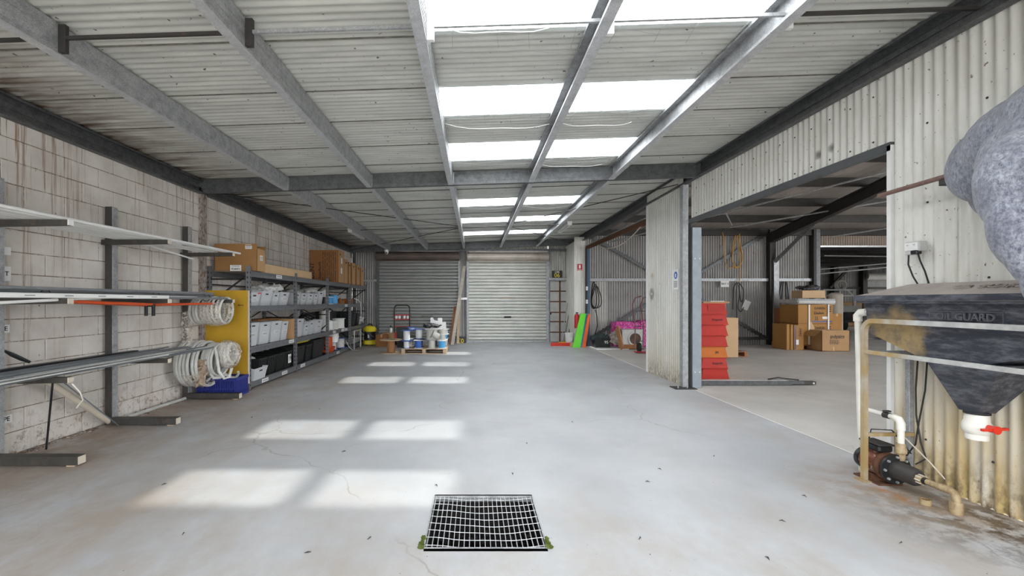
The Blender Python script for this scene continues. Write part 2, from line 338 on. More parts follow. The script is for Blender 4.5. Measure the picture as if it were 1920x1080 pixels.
# ------------------------------------------------------------------ mesh helpers
class MB:
    def __init__(s): s.v = []; s.f = []; s.wavy = False
    def add(s, vs, fs):
        o = len(s.v); s.v += [tuple(v) for v in vs]; s.f += [tuple(i+o for i in f) for f in fs]; return s
    def box(s, c, d, rot=None, ch=0):
        hx, hy, hz = d[0]/2, d[1]/2, d[2]/2; Mx = Euler(rot).to_matrix() if rot else None
        if ch:
            ch = min(ch, hx*.9, hy*.9, hz*.9)
            bm = bmesh.new(); bmesh.ops.create_cube(bm, size=1)
            for v in bm.verts: v.co = Vector((v.co.x*2*hx, v.co.y*2*hy, v.co.z*2*hz))
            bmesh.ops.bevel(bm, geom=bm.edges[:], offset=ch, segments=1, affect='EDGES')
            bm.verts.index_update(); vs = [v.co.copy() for v in bm.verts]; fs = [[v.index for v in f.verts] for f in bm.faces]; bm.free()
        else:
            vs = [Vector((x*hx, y*hy, z*hz)) for x in (-1, 1) for y in (-1, 1) for z in (-1, 1)]
            fs = [(0, 1, 3, 2), (4, 6, 7, 5), (0, 4, 5, 1), (2, 3, 7, 6), (0, 2, 6, 4), (1, 5, 7, 3)]
        C = Vector(c)
        return s.add([(Mx @ v if Mx else v) + C for v in vs], fs)
    def bb(s, x0, x1, y0, y1, z0, z1, ch=0):
        return s.box(((x0+x1)/2, (y0+y1)/2, (z0+z1)/2), (abs(x1-x0), abs(y1-y0), abs(z1-z0)), None, ch)
    def bar(s, a, b, w, h, up=(0, 0, 1)):
        a, b = Vector(a), Vector(b); d = (b-a).normalized(); u = Vector(up)
        if abs(d.dot(u)) > .98: u = Vector((0, 1, 0))
        r = d.cross(u).normalized(); u = r.cross(d)
        vs = [p + r*x*w/2 + u*z*h/2 for p in (a, b) for x, z in ((-1, -1), (1, -1), (1, 1), (-1, 1))]
        return s.add(vs, [(3, 2, 1, 0), (4, 5, 6, 7), (0, 1, 5, 4), (1, 2, 6, 5), (2, 3, 7, 6), (3, 0, 4, 7)])
    def tube(s, pts, r, n=8, closed=False, cap=True, square=False):
        pts = [Vector(p) for p in pts]; m = len(pts); rs = r if isinstance(r, (list, tuple)) else [r]*m
        up = None; rings = []
        for i in range(m):
            if closed: t = (pts[(i+1) % m]-pts[i-1]).normalized()
            else: t = (pts[min(i+1, m-1)]-pts[max(i-1, 0)]).normalized()
            if up is None: up = Vector((0, 0, 1)) if abs(t.z) < .9 else Vector((0, 1, 0))
            a = t.cross(up)
            if a.length < 1e-5: a = t.cross(Vector((1, .3, 0)))
            a.normalize(); up = a.cross(t).normalized()
            off = math.pi/4 if square else 0
            rr = rs[i]*(1.414 if square else 1)
            rings.append([pts[i] + a*math.cos(off+2*math.pi*k/n)*rr + up*math.sin(off+2*math.pi*k/n)*rr for k in range(n)])
        vs = [v for rg in rings for v in rg]; fs = []
        for i in range(m if closed else m-1):
            j = (i+1) % m
            for k in range(n): fs.append((i*n+k, i*n+(k+1) % n, j*n+(k+1) % n, j*n+k))
        if cap and not closed: fs += [tuple(range(n))[::-1], tuple((m-1)*n+k for k in range(n))]
        return s.add(vs, fs)
    def lathe(s, prof, n=20, c=(0, 0, 0), axis='z', cap=True):
        C = Vector(c); vs = []; fs = []
        def P(r, h, a):
            x, y = r*math.cos(a), r*math.sin(a)
            return C + (Vector((x, y, h)) if axis == 'z' else Vector((h, x, y)) if axis == 'x' else Vector((y, h, x)))
        for r, h in prof: vs += [P(max(r, 1e-4), h, 2*math.pi*k/n) for k in range(n)]
        for i in range(len(prof)-1):
            for k in range(n): fs.append((i*n+k, i*n+(k+1) % n, (i+1)*n+(k+1) % n, (i+1)*n+k))
        if cap: fs += [tuple(range(n))[::-1], tuple((len(prof)-1)*n+k for k in range(n))]
        return s.add(vs, fs)
    def loft(s, rings, cap0=True, cap1=True):
        n = len(rings[0]); vs = [v for r in rings for v in r]; fs = []
        for i in range(len(rings)-1):
            for k in range(n): fs.append((i*n+k, i*n+(k+1) % n, (i+1)*n+(k+1) % n, (i+1)*n+k))
        if cap0: fs.append(tuple(range(n))[::-1])
        if cap1: fs.append(tuple((len(rings)-1)*n+k for k in range(n)))
        return s.add(vs, fs)
    def prism(s, poly, a, b, f):
        """poly: 2-D outline; f(u,v,t) -> 3-D point; a,b: the two ends"""
        n = len(poly)
        return s.loft([[f(u, v, a) for u, v in poly], [f(u, v, b) for u, v in poly]])
    def corr(s, f, u0, u1, v0, v1, pitch=.076, amp=.008, seg=8, nu=1):
        """ribs run along u, wave across v; f(u,v,h)->3-D"""
        s.wavy = True; k = max(2, round((v1-v0)/pitch*seg)); vs = []; fs = []
        for j in range(k+1):
            v = v0+(v1-v0)*j/k; h = amp*math.sin(2*math.pi*v/pitch)
            for i in range(nu+1): vs.append(f(u0+(u1-u0)*i/nu, v, h))
        for j in range(k):
            for i in range(nu):
                a = j*(nu+1)+i; fs.append((a, a+1, a+nu+2, a+nu+1))
        return s.add(vs, fs)
    def mesh(s, name, mat, sharp=35, smooth=True):
        me = bpy.data.meshes.new(name); me.from_pydata(s.v, [], s.f)
        bm = bmesh.new(); bm.from_mesh(me); bmesh.ops.recalc_face_normals(bm, faces=bm.faces[:]); bm.to_mesh(me); bm.free()
        if smooth:
            me.polygons.foreach_set('use_smooth', [True]*len(me.polygons)); me.set_sharp_from_angle(angle=R(80 if s.wavy else sharp))
        me.materials.append(M[mat] if isinstance(mat, str) else mat); me.update(); return me
    def build(s, name, mat, parent=None, loc=None, rot=None, sharp=35, smooth=True, **props):
        o = bpy.data.objects.new(name, s.mesh(name, mat, sharp, smooth)); COL.objects.link(o)
        if parent: o.parent = parent
        if loc: o.location = loc
        if rot: o.rotation_euler = rot
        for k, v in props.items(): o[k] = v
        return o
def inst(name, me, parent=None, loc=(0, 0, 0), rot=None, scale=None):
    o = bpy.data.objects.new(name, me); COL.objects.link(o); o.parent = parent; o.location = loc
    if rot: o.rotation_euler = rot
    if scale: o.scale = scale
    return o
def T(name, label, cat, loc=(0, 0, 0), rot=(0, 0, 0), group=None, kind=None):
    o = bpy.data.objects.new(name, None); COL.objects.link(o); o.empty_display_size = .1
    o.location = loc; o.rotation_euler = rot; o['label'] = label; o['category'] = cat
    if group: o['group'] = group
    if kind: o['kind'] = kind
    return o
def tag(o, label, cat, group=None, kind=None):
    o['label'] = label; o['category'] = cat
    if group: o['group'] = group
    if kind: o['kind'] = kind
    return o
def dup(src, label, loc=None, rot=None):
    def cp(o, par):
        c = o.copy(); COL.objects.link(c); c.parent = par
        for ch in o.children: cp(ch, c)
        return c
    c = cp(src, None); c['label'] = label
    if loc is not None: c.location = loc
    if rot is not None: c.rotation_euler = rot
    return c
FACE = {'-y': (R(90), 0, 0), '+x': (R(90), 0, R(90)), '-x': (R(90), 0, R(-90)), '+y': (R(90), 0, R(180))}
def text(s, size, loc, rot, mat='ink', parent=None, ext=.0008, spin=0, align='CENTER', sx=1):
    cu = bpy.data.curves.new('lettering', 'FONT'); cu.body = s; cu.size = size; cu.extrude = ext
    cu.align_x = align; cu.align_y = 'CENTER'; cu.resolution_u = 3; cu.offset = size*.012
    cu.materials.append(M[mat])
    tmp = bpy.data.objects.new('lettering', cu); COL.objects.link(tmp)
    me = bpy.data.meshes.new_from_object(tmp.evaluated_get(bpy.context.evaluated_depsgraph_get())); bpy.data.objects.remove(tmp)
    if not me.materials: me.materials.append(M[mat])
    o = bpy.data.objects.new('lettering', me); COL.objects.link(o); o.parent = parent; o.location = loc
    rot = FACE[rot] if isinstance(rot, str) else rot
    o.rotation_euler = (Euler(rot).to_matrix() @ Matrix.Rotation(spin, 3, 'Z')).to_euler()
    o.scale = (sx, 1, 1)
    return o
def arc(c, r, a0, a1, n, f):
    return [f(c[0]+r*math.cos(a0+(a1-a0)*i/n), c[1]+r*math.sin(a0+(a1-a0)*i/n)) for i in range(n+1)]
def C_prof(w, h, lip, t, sgn=1):
    """lipped channel outline; web at u=0, flanges reach to u=-w*sgn (opening)"""
    s = -sgn
    return [(0, 0), (s*w, 0), (s*w, lip), (s*(w-t), lip), (s*(w-t), t), (s*t, t), (s*t, h-t), (s*(w-t), h-t), (s*(w-t), h-lip), (s*w, h-lip), (s*w, h), (0, h)]
def hang(p0, p1, sag, n=8):
    p0, p1 = Vector(p0), Vector(p1)
    return [p0.lerp(p1, i/n) - Vector((0, 0, sag*4*(i/n)*(1-i/n))) for i in range(n+1)]

# =================================================================== STRUCTURE
def rz(x): return 3.30 + .033*x            # underside of the main roof
LW, RW = -4.10, 3.36                       # inner faces of the side walls
# ---- floor with a pit for the grate
GX0, GX1, GY0, GY1 = -.28, .40, 2.45, 3.10
fl = MB()
xs = [LW-.3, GX0, GX1, 3.38]; ys = [-3.0, GY0, GY1, 15.0]
for i in range(3):
    for j in range(3):
        if i == 1 and j == 1: continue
        fl.add([(xs[i], ys[j], 0), (xs[i+1], ys[j], 0), (xs[i+1], ys[j+1], 0), (xs[i], ys[j+1], 0)], [(0, 1, 2, 3)])
floor = fl.build('floor', 'floor', smooth=False)
tag(floor, 'blue grey sealed concrete floor of the main shed with tan dirt along the walls', 'floor', kind='structure')
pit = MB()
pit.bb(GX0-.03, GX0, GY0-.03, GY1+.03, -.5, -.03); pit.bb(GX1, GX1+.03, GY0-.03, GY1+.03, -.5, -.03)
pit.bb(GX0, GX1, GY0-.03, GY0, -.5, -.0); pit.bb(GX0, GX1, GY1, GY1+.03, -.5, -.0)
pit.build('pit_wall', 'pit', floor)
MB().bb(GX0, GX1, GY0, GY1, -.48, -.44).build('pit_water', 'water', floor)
rb = MB()
for k in range(90):
    side = rng.choice((0, 1, 2, 3)); t = rng.random()
    x = [GX0+.02+.07*rng.random(), GX1-.02-.07*rng.random(), GX0+(GX1-GX0)*t, GX0+(GX1-GX0)*t][side]
    y = [GY0+(GY1-GY0)*t, GY0+(GY1-GY0)*t, GY0+.03, GY1-.02-.08*rng.random()][side]
    r = rng.uniform(.008, .024)
    rb.box((x, y, -.36+rng.uniform(0, .12)), (r*2, r*1.7, r*1.5), (rng.random()*3, rng.random()*3, rng.random()*3), r*.4)
rb.build('rubble', 'pit', floor, kind='stuff')
mo = MB()
for k in range(70):
    sd = rng.choice((-1, 1)); t = rng.random()**2
    x = (GX0-.01 if sd < 0 else GX1+.008)+sd*rng.uniform(-.005, .018)*(1-t*.6); y = GY0+.0+t*.13
    r = rng.uniform(.004, .01); mo.box((x, y, r*.4), (r*2, r*2, r*1.4), (rng.random(), rng.random(), rng.random()*3))
tag(mo.build('moss', 'moss'), 'green moss at the two near corners of the floor grate', 'moss', kind='stuff')
fb = MB(); fb.bb(3.395, 30, -3, 34, -.1, -.004)
tag(fb.build('floor', 'floor_bay', smooth=False), 'dusty pale bare concrete floor of the side bay on the right', 'floor', kind='structure')
MB().bb(3.375, 3.40, -3, 15, -.05, -.012).build('floor_joint', 'mortar', floor)
gr = MB(); gr.bb(-60, 60, -60, -3.0, -.12, -.02); gr.bb(30, 80, -3, 60, -.12, -.02); gr.bb(-60, -4.5, -3, 60, -.12, -.02); gr.bb(-4.5, 30, 34.5, 60, -.12, -.02)
tag(gr.build('ground', 'ground'), 'pale concrete yard outside the open end of the shed', 'ground', kind='structure')
# debris strip against the left wall
db = MB()
for k in range(420):
    y = rng.uniform(3.3, 6.6); x = LW + .012 + abs(rng.gauss(0, .045)); r = rng.uniform(.003, .011)
    db.box((x, y, r*.3), (r*2.4, r*2, r*.9), (0, 0, rng.random()*3))
tag(db.build('dirt', 'mortar'), 'crumbled dirt along the foot of the block wall under the pipe rack', 'dirt', kind='stuff')
lf = MB()
for x, y in ((-1.18, 4.02), (.5, 4.25), (-.28, 3.16+.12), (1.5, 3.6), (2.3, 3.1), (1.9, 2.75), (-2.3, 3.3), (-1.7, 2.6), (-.9, 2.4), (.95, 2.55), (-2.9, 6.1), (-2.6, 5.2), (1.1, 5.0), (1.3, 3.35), (2.1, 3.9), (-.6, 2.55), (1.55, 2.35), (-1.95, 5.6), (.3, 3.5), (2.4, 2.5)):
    a = rng.random()*3
    lf.tube([(x-.02*math.cos(a), y-.02*math.sin(a), .003), (x, y, .008), (x+.018*math.cos(a+.6), y+.018*math.sin(a+.6), .003)], [.001, .004, .001], 4)
tag(lf.build('leaf_litter', 'black_steel'), 'small dry leaf scraps scattered over the concrete floor', 'leaves', kind='stuff')

# ---- left wall of concrete blocks
wl = T('wall_left', 'cream painted concrete block wall with rusty runs behind the pipe rack', 'wall', kind='structure')
MB().bb(LW-.25, LW-.006, -3, 15, 0, 3.22).build('mortar_bed', 'mortar', wl)
bl = MB(); bl.box((0, 0, 0), (.024, .3935, .1935), None, .004)
bme = bl.mesh('block', 'block'); cells = []
for r in range(17):
    off = .2 if r % 2 else 0
    for k in range(-9, 39):
        y = k*.4+.05+off
        if y-.2 < -3 or y+.2 > 14.95: continue
        cells.append((r, y))
vis = sorted([c for c in cells if c[1] > 3.5 and c[0] < 16], key=lambda c: c[1])
near = set(vis[:300])
for r, y in near: inst('block', bme, wl, (LW-.012+rng.uniform(-.0015, .0025), y, r*.2+.1))
rest = MB()
for r, y in cells:
    if (r, y) not in near: rest.box((LW-.012, y, r*.2+.1), (.024, .3935, .1935), None, .004)
rest.build('block_courses', 'block', wl, kind='stuff')
MB().bb(LW-.01, LW+.055, 6.60, 6.72, 0, 3.05).build('column', simple('rust_streaked_pilaster', (.42, .37, .34), .7, .1, .2, 14, (.14, .08, .05), .48, .6), wl)
b_ = MB(); b_.prism(C_prof(.075, .2, .022, .005, -1), -3, 15, lambda u, v, t: (LW+.002+u, t, rz(LW)-.21+v))
for h in (.05, .1, .15): b_.bb(LW+.006, LW+.016, -3, 15, rz(LW)-.21+h-.004, rz(LW)-.21+h+.004)
b_.build('eave_purlin', 'galv_dark', wl)
# ---- ceiling
ce = T('ceiling', 'pale corrugated steel roof with purlins and rows of skylight sheets', 'ceiling', kind='structure')
edges = [-3.0, -2.26, -1.5, -.76, 0, .76, 1.0, 1.74, 2.5, 3.24, 4.02, 4.7, 5.46, 6.2, 6.95, 7.7, 8.45, 9.15, 9.8, 10.4, 11.08, 11.75, 12.42, 13.1, 13.7, 14.45, 15.1]
SKY = {2.5, 4.02, 5.46, 8.45, 10.4, 12.42, 1.0, -.76, -2.26}  # rows short of the view are unseen, added for light
def rf(u, v, h): return (u, v, rz(u)+.012+h*.6)
def rf2(u, v, h): return (u, v, rz(u)+.015+h*.6)
for a, b in zip(edges[:-1], edges[1:]):
    if a in SKY:
        MB().corr(rf, LW-.3, -.36, a-.035, b+.035).build('roof_sheet', 'roof', ce)
        MB().corr(rf, 2.02, 3.6, a-.035, b+.035).build('roof_sheet', 'roof', ce)
        MB().corr(rf, -.36, .82, a, b).build('skylight_sheet', 'skylight', ce)
        MB().corr(rf, .82, 2.02, a, b).build('skylight_sheet', 'skylight', ce)
    else:
        MB().corr(rf2 if edges.index(a) % 2 else rf, LW-.3, 3.6, a-.035, b+.035).build('roof_sheet', 'roof', ce)
for e_ in edges[1:-1]:
    xa, xb = (LW, RW)
    for x0, x1 in (((xa, -.36), (2.02, xb)) if (e_ in SKY or edges[edges.index(e_)-1] in SKY) else ((xa, xb),)):
        MB().loft([[(x, e_+a, rz(x)+.004+b) for a, b in ((-.004, -.004), (.004, -.004), (.004, .006), (-.004, .006))] for x in (x0, x1)]).build('lap_seam', 'seam', ce)
PX = [-2.84, -1.6, -.395, .80, 1.99]
def purlin(x, y0, y1, m='galv'):
    zb = rz(x+.04)-.2; p = MB()
    p.prism(C_prof(.075, .2, .02, .004), y0, y1, lambda u, v, t: (x+.075+u, t, zb+v))
    for h in (.03, .075, .125, .17): p.bb(x+.0745, x+.0785, y0, y1, zb+h-.003, zb+h+.003)
    o = p.build('purlin', m, ce); MB().bb(x, x+.075, y0, y1, zb-.0015, zb-.0002).build('floor_glow_strip', 'flange', o); return o  # added paler strip under the purlin paints the light bounced off the floor
for x in PX:
    purlin(x, -3, 6.6); purlin(x+.01, 6.68, 14.6)
def rafter(y, m='galv_dark'):
    p = MB(); pr = C_prof(.075, .2, .02, .005, -1)
    for k in range(1):
        x0, x1 = LW, RW
        p.loft([[(x0, y+u, rz(x0)-.2+v) for u, v in pr], [(x1, y+u, rz(x1)-.2+v) for u, v in pr]])
    for h in (.05, .145): p.loft([[(x, y+a, rz(x)-.2+h+b) for a, b in ((-.003, -.004), (-.003, .004), (0, .004), (0, -.004))] for x in (x0, x1)])
    return p.build('rafter', m, ce)
rafter(6.6); rafter(14.6, 'galv_dark')
cl = MB()
for x in PX: cl.bb(x+.06, x+.09, 6.56, 6.6, rz(x)-.19, rz(x)-.02)
cl.build('purlin_cleat', 'galv', ce)
# bridging rods
for y in (2.96,):
    xs_ = [-4.06]+PX+[RW-.08]
    for i in range(len(xs_)-1):
        a, b = xs_[i]+.08, xs_[i+1]+.07
        za, zb = rz(a)-.1, rz(b)-.1
        MB().bar((a, y, za), (b, y, zb), .02, .022).build('bridging_bar', 'black_steel' if (i < 2 or i > 4) else 'galv', ce)
        MB().bb(a-.004, a+.045, y-.012, y+.02, za-.095, za+.09, .002).build('bridging_bracket', 'black_steel' if i in (0, 1, 2) else 'white' if i in (3, 4, 5) else 'black_steel', ce)  # light put into colour: middle bars and right-hand brackets pale, the others dark
for p0, p1 in (((-4.0, 7.0, 3.05), (-.4, 10.6, 3.15)), ((-4.0, 14.3, 3.0), (-.4, 10.9, 3.15)), ((3.2, 14.3, 3.2), (.85, 10.9, 3.2)), ((-4.0, 10.7, 3.04), (3.2, 10.9, 3.28)), ((3.2, 7, 3.2), (.85, 10.6, 3.2))):
    MB().tube([p0, p1], .008, 6).build('brace_rod', 'black_steel', ce)
pe = MB(); pe.prism(C_prof(.075, .2, .022, .005), -3, 15, lambda u, v, t: (RW-.0+u, t, rz(RW)-.2+v))
for h in (.05, .1, .15): pe.bb(RW-.014, RW-.005, -3, 15, rz(RW)-.2+h-.005, rz(RW)-.2+h+.005)
pe.build('eave_purlin', 'galv_dark', ce)

# ---- right wall: corrugated sheets, header, openings
wr = T('wall_right', 'cream corrugated steel wall with wide openings into the side bay', 'wall', kind='structure')
def wsheet(x, y0, y1, z0, z1, mat, parent, name='wall_sheet', **kw):
    return MB().corr(lambda u, v, h: (x+h, v, u), z0, z1, y0, y1, **kw).build(name, mat, parent)
def zt(): return rz(RW)-.02
y = -3.0
while y < 3.58-.01:
    y1 = min(y+.762, 3.58); wsheet(RW+.012+(.004 if int(y*10) % 2 else 0), y, y1+.01, 0, zt(), 'wallwhite', wr, amp=.011); y = y1
y = 3.58
while y < 6.9:
    y1 = min(y+.762, 6.92)
    wsheet(RW+.012, y, y1+.01, 2.64, zt(), 'wallwhite', wr, amp=.009); y = y1
MB().bb(3.345, 3.40, 3.58, 6.95, 2.575, 2.645).build('lintel', simple('charcoal_lintel', (.09, .095, .1), .6), wr)
MB().bb(3.345, 3.40, 3.575, 3.612, 0, 2.62).build('edge_flashing', 'white', wr)
y = 7.1
while y < 8.59:
    y1 = min(y+.762, 8.6); wsheet(RW-.03, y, y1+.01, .0, zt(), 'wallwhite', wr, amp=.006); y = y1
MB().bb(RW-.04, RW-.022, 8.55, 8.62, 0, 3.2).build('edge_flashing', 'white', wr)
wsheet(RW+.012, 13.6, 14.9, 0, zt()-.1, 'wallwhite', wr, amp=.007); wsheet(3.05, 13.6, 14.9, 0, zt()-.2, 'wallwhite', wr, amp=.005)
MB().corr(lambda u, v, h: (v, 13.6+h, u), 0, zt()-.06, 3.045, 3.375, amp=.005).build('wall_sheet', 'wallwhite', wr)
# posts
MB().bb(3.275, 3.365, 7.0, 7.1, 0, 3.2, .003).build('post', 'galv', wr)
MB().bb(3.375, 3.40, 7.0, 7.1, 0, 2.6).build('post', 'rubber', wr)
po = MB().bb(3.42, 3.56, 6.98, 7.1, 0, 2.52, .003).build('post', 'galv_blue', wr)
for z in (2.03, .25):
    for x in (3.455, 3.525): MB().lathe([(.012, 0), (.012, .012), (.006, .014)], 6, (0, 0, 0), 'y').build('bolt', 'galv_light', po, (x, 6.968, z))
bp = MB(); bp.bb(3.1, 3.43, 6.85, 7.08, .0, .012); bp.build('base_plate', 'black_steel', wr)
for x in (3.16, 3.3): MB().lathe([(.012, 0), (.012, .03), (.005, .03), (.005, .05)], 6, (x, 6.91, .01)).build('bolt', 'galv', wr)
MB().bb(3.38, 3.42, 13.5, 13.6, 0, 3.0).build('post', 'rubber', wr)
MB().bb(3.42, 3.50, 13.5, 13.6, 0, 3.0).build('post', simple('navy_painted_post', (.06, .1, .17), .5), wr)
hb = MB(); hb.bar((3.43, 8.62, 2.94), (3.43, 13.6, 3.0), .07, .1); hb.build('lintel', 'rust', wr)
hb = MB(); hb.bar((3.38, 8.62, 3.0), (3.38, 13.6, 3.06), .015, .015); hb.build('lintel_edge', 'galv', wr)

# ---- back wall of the main shed with two roller doors
wb = T('wall_back', 'grey corrugated steel end wall around the two roller doors', 'wall', kind='structure')
BY = 14.9
def bsheet(y, x0, x1, z0, z1, mat, parent, pitch=.076, amp=.016, name='wall_sheet', seg=6):
    return MB().corr(lambda u, v, h: (v, y+h, u), z0, z1, x0, x1, pitch=pitch, amp=amp, seg=seg).build(name, mat, parent)
S = BY/834
def bx(px): return (px-890)*S
def bz(py): return 1.36+(565-py)*S
bsheet(BY, LW, bx(684), -.05, 3.2, 'wallgrey', wb); bsheet(BY, bx(684), bx(708), -.05, 3.2, 'wallgrey', wb)
bsheet(BY, bx(860), bx(878), -.05, 3.2, 'wallgrey', wb); bsheet(BY+.02, bx(708), bx(1028), bz(476), 3.35, 'wallpale', wb)
bsheet(BY, bx(1028), bx(1078), bz(527), 3.4, 'wallpale', wb); bsheet(BY+.03, bx(1024), 3.5, -.05, bz(520), 'wallgrey', wb)
for px in (664, 708.5, 861, 876.5, 1028): MB().bb(bx(px)-.03, bx(px)+.03, BY-.08, BY-.015, 0, 3.05).build('column', 'galv_dark' if px < 800 else 'galv', wb)
MB().bb(bx(1068), bx(1077), BY-.12, BY-.015, 0, 3.1).build('column', 'galv_dark', wb)
g_ = MB(); g_.bb(LW, bx(707), BY-.1, BY-.015, 2.02, 2.09); g_.build('girt', 'galv', wb)
MB().bb(bx(862), bx(876), BY-.12, BY-.015, bz(562), bz(558)).build('girt', 'galv_light', wb)
MB().bb(bx(1028), bx(1078), BY-.16, BY-.015, bz(526), bz(521.5)).build('girt', 'galv', wb)
MB().bb(LW, 3.4, BY-.14, BY-.02, 3.03, 3.1).build('girt', 'galv_dark', wb)
def roller(n, x0, x1, label, mat, drum, zt0):
    d = T('door_%d' % n, label, 'roller door', ((x0+x1)/2, BY-.02, 0), kind='structure'); w_ = x1-x0
    me = MB(); prof = []; z = -.05
    while z < zt0:
        for a_, b_2 in ((0, .026), (.01, .022), (.016, -.004), (.035, -.014), (.06, -.017), (.085, -.012), (.1, .004)): prof.append((b_2, z+a_))
        z += .108
    vs = [(s*w_/2, p_[0], p_[1]) for p_ in prof for s in (-1, 1)]; me.add(vs, [(2*i, 2*i+1, 2*i+3, 2*i+2) for i in range(len(prof)-1)])
    me.build('curtain', mat, d, sharp=50)
    MB().bb(-w_/2, w_/2, -.03, .0, 0, .05).build('bottom_rail', 'galv', d)
    for s in (-1, 1): MB().bb(s*(w_/2+.035)-.035, s*(w_/2+.035)+.035, -.05, .03, 0, zt0+.05).build('guide_rail', 'galv_dark' if n == 1 else 'galv', d)
    dr = MB(); rr = []
    for i in range(14): rr.append((.15+(.008 if i % 2 else 0), -w_/2-.05+(w_+.1)*i/13))
    dr.lathe([(.15, -w_/2-.05), (.158, -w_/2-.04), (.158, w_/2+.04), (.15, w_/2+.05)], 18, (0, -.16, zt0+.1), 'x')
    for k in range(5):
        a = R(60+k*50); dr.bar((-w_/2, -.16+.16*math.cos(a), zt0+.1+.16*math.sin(a)), (w_/2, -.16+.16*math.cos(a), zt0+.1+.16*math.sin(a)), .02, .012)
    dr.build('roll_drum', drum, d)
    for s in (-1, 1): MB().bb(s*(w_/2+.055)-.012, s*(w_/2+.055)+.012, -.3, 0, zt0-.02, zt0+.28).build('drum_bracket', 'galv_dark', d)
    return d
M['door_a'] = simple('pale_grey_roller_slats', (.36, .365, .35), .42, .3, .08, 3)
M['door_b'] = simple('light_grey_roller_slats', (.62, .62, .58), .42, .25, .08, 3, (.4, .27, .15), .66, .82)
M['drum_dark'] = simple('brown_stained_drum', (.16, .12, .1), .5, .3, .2, 3)
M['drum_light'] = simple('rust_tinted_drum', (.5, .44, .38), .4, .35, .15, 3, (.35, .18, .1), .6, .8)
d1 = roller(1, bx(711), bx(859), 'closed grey roller door behind the cable reels, left of the two in the end wall', 'door_a', 'drum_dark', bz(487))
d2 = roller(2, bx(879), bx(1024), 'closed lighter roller door in the middle of the end wall, right of the leaning timbers', 'door_b', 'drum_light', bz(488))
c = (bx(879)+bx(1024))/2
for z, m_ in ((bz(594), 'galv'), (bz(587), 'galv')):
    MB().bb(bx(938)-c, bx(970)-c, -.035, -.015, z-.008, z+.008).build('handle', m_, d2)
MB().bb(bx(945)-c, bx(958)-c, -.04, -.015, bz(594)-.03, bz(594)+.02).build('lock', 'ink', d2)
MB().bb(bx(934)-c, bx(966)-c, -.018, -.012, bz(560), bz(557)).build('scuffed_plate', 'wallbrown', d2)
text('BAT ACCESS', .07, (.3, -.02, bz(593)), '-y', 'ink', d1)
# gridded panel door
d3 = T('door_3', 'grey panel door crossed by brown bars, right of the roller doors', 'door', (bx(1049), BY-.05, 0), kind='structure')
MB().bb(-.33, .33, -.01, .02, .02, bz(527)).build('panel', simple('pale_grey_door_panel', (.5, .5, .48), .6, 0, .12, 4, (.35, .27, .2), .62, .8), d3)
MB().bb(-.025, .025, -.03, -.008, .02, bz(527)).build('bar', 'rust', d3)
for py in (546, 565.5, 585.5, 603, 622.5): MB().bb(-.33, .33, -.028, -.006, bz(py)-.02, bz(py)+.02).build('bar', 'rust', d3)
for s in (-1, 1): MB().bb(s*.35-.025, s*.35+.025, -.03, .02, 0, bz(525)).build('frame', 'galv_dark', d3)
MB().lathe([(.02, 0), (.02, .04), (.035, .05)], 10, (-.31, -.07, .95), 'y').build('handle', 'ink', d3)

# ---- side bay back wall
FY = 14.0
wf = T('wall_back_right', 'grey corrugated steel wall with diagonal braces at the back of the side bay', 'wall', kind='structure')
F = FY/834
def fx(px): return (px-890)*F
def fz(py): return 1.36+(565-py)*F
x = 3.4
i = 0
while x < fx(1517)-.01:
    x1 = min(x+.762, fx(1517))
    hi = fz(526)
    bsheet(FY, x, x1+.01, hi, 3.9, 'wallgrey', wf)
    bsheet(FY, x, x1+.01, -.05, hi, 'wallpale' if i in (0,) else 'wallgrey', wf); x = x1; i += 1
x = fx(1529)
while x < 16:
    bsheet(FY, x, x+.772, fz(462), 3.9, 'wallbrown', wf); x += .762
for py, h in ((525, .09), (634, .08)): MB().bb(3.5, fx(1517), FY-.12, FY-.012, fz(py)-h/2, fz(py)+h/2).build('girt', 'galv_dark' if py > 600 else 'galv', wf)
MB().bb(3.45, 20, FY-.14, FY-.012, 3.42, 3.6).build('eave_beam', 'black_steel', wf)
MB().bb(fx(1436), fx(1447), FY-.2, FY-.0, 0, 3.6).build('column', 'black_steel', wf)
MB().bb(fx(1441), fx(1450), FY-.26, FY-.2, 0, fz(488)).build('column_guard', 'galv', wf)
MB().bb(fx(1517), fx(1522), FY-.2, FY-.0, 0, 3.6).build('column', 'black_steel', wf)
MB().bb(fx(1522), fx(1529), FY-.2, FY-.02, 0, 3.6).build('column', 'galv_dark', wf)
MB().bb(fx(1529), 16, FY-.1, FY-.02, fz(464), fz(461)).build('opening_head', 'galv_light', wf)
for a, b in (((fx(1112), fz(447)), (fx(1434), fz(634))), ((fx(1106), fz(634)), (fx(1436), fz(438)))):
    m_ = MB(); m_.bar((a[0], FY-.06, a[1]), (b[0], FY-.06, b[1]), .03, .09)
    for k in range(46):
        t = (k+.5)/46; px_, pz_ = a[0]+(b[0]-a[0])*t, a[1]+(b[1]-a[1])*t
        m_.box((px_, FY-.05, pz_-.0), (.05, .02, .13), (0, -math.atan2(b[1]-a[1], b[0]-a[0]), 0))
    m_.build('diagonal_brace', 'galv_dark', wf)
# knee brace + column bracket
MB().bar((fx(1443), FY-.25, fz(492)), (fx(1489), FY-.9, fz(424)), .08, .1).build('knee_brace', 'galv_dark', wf)

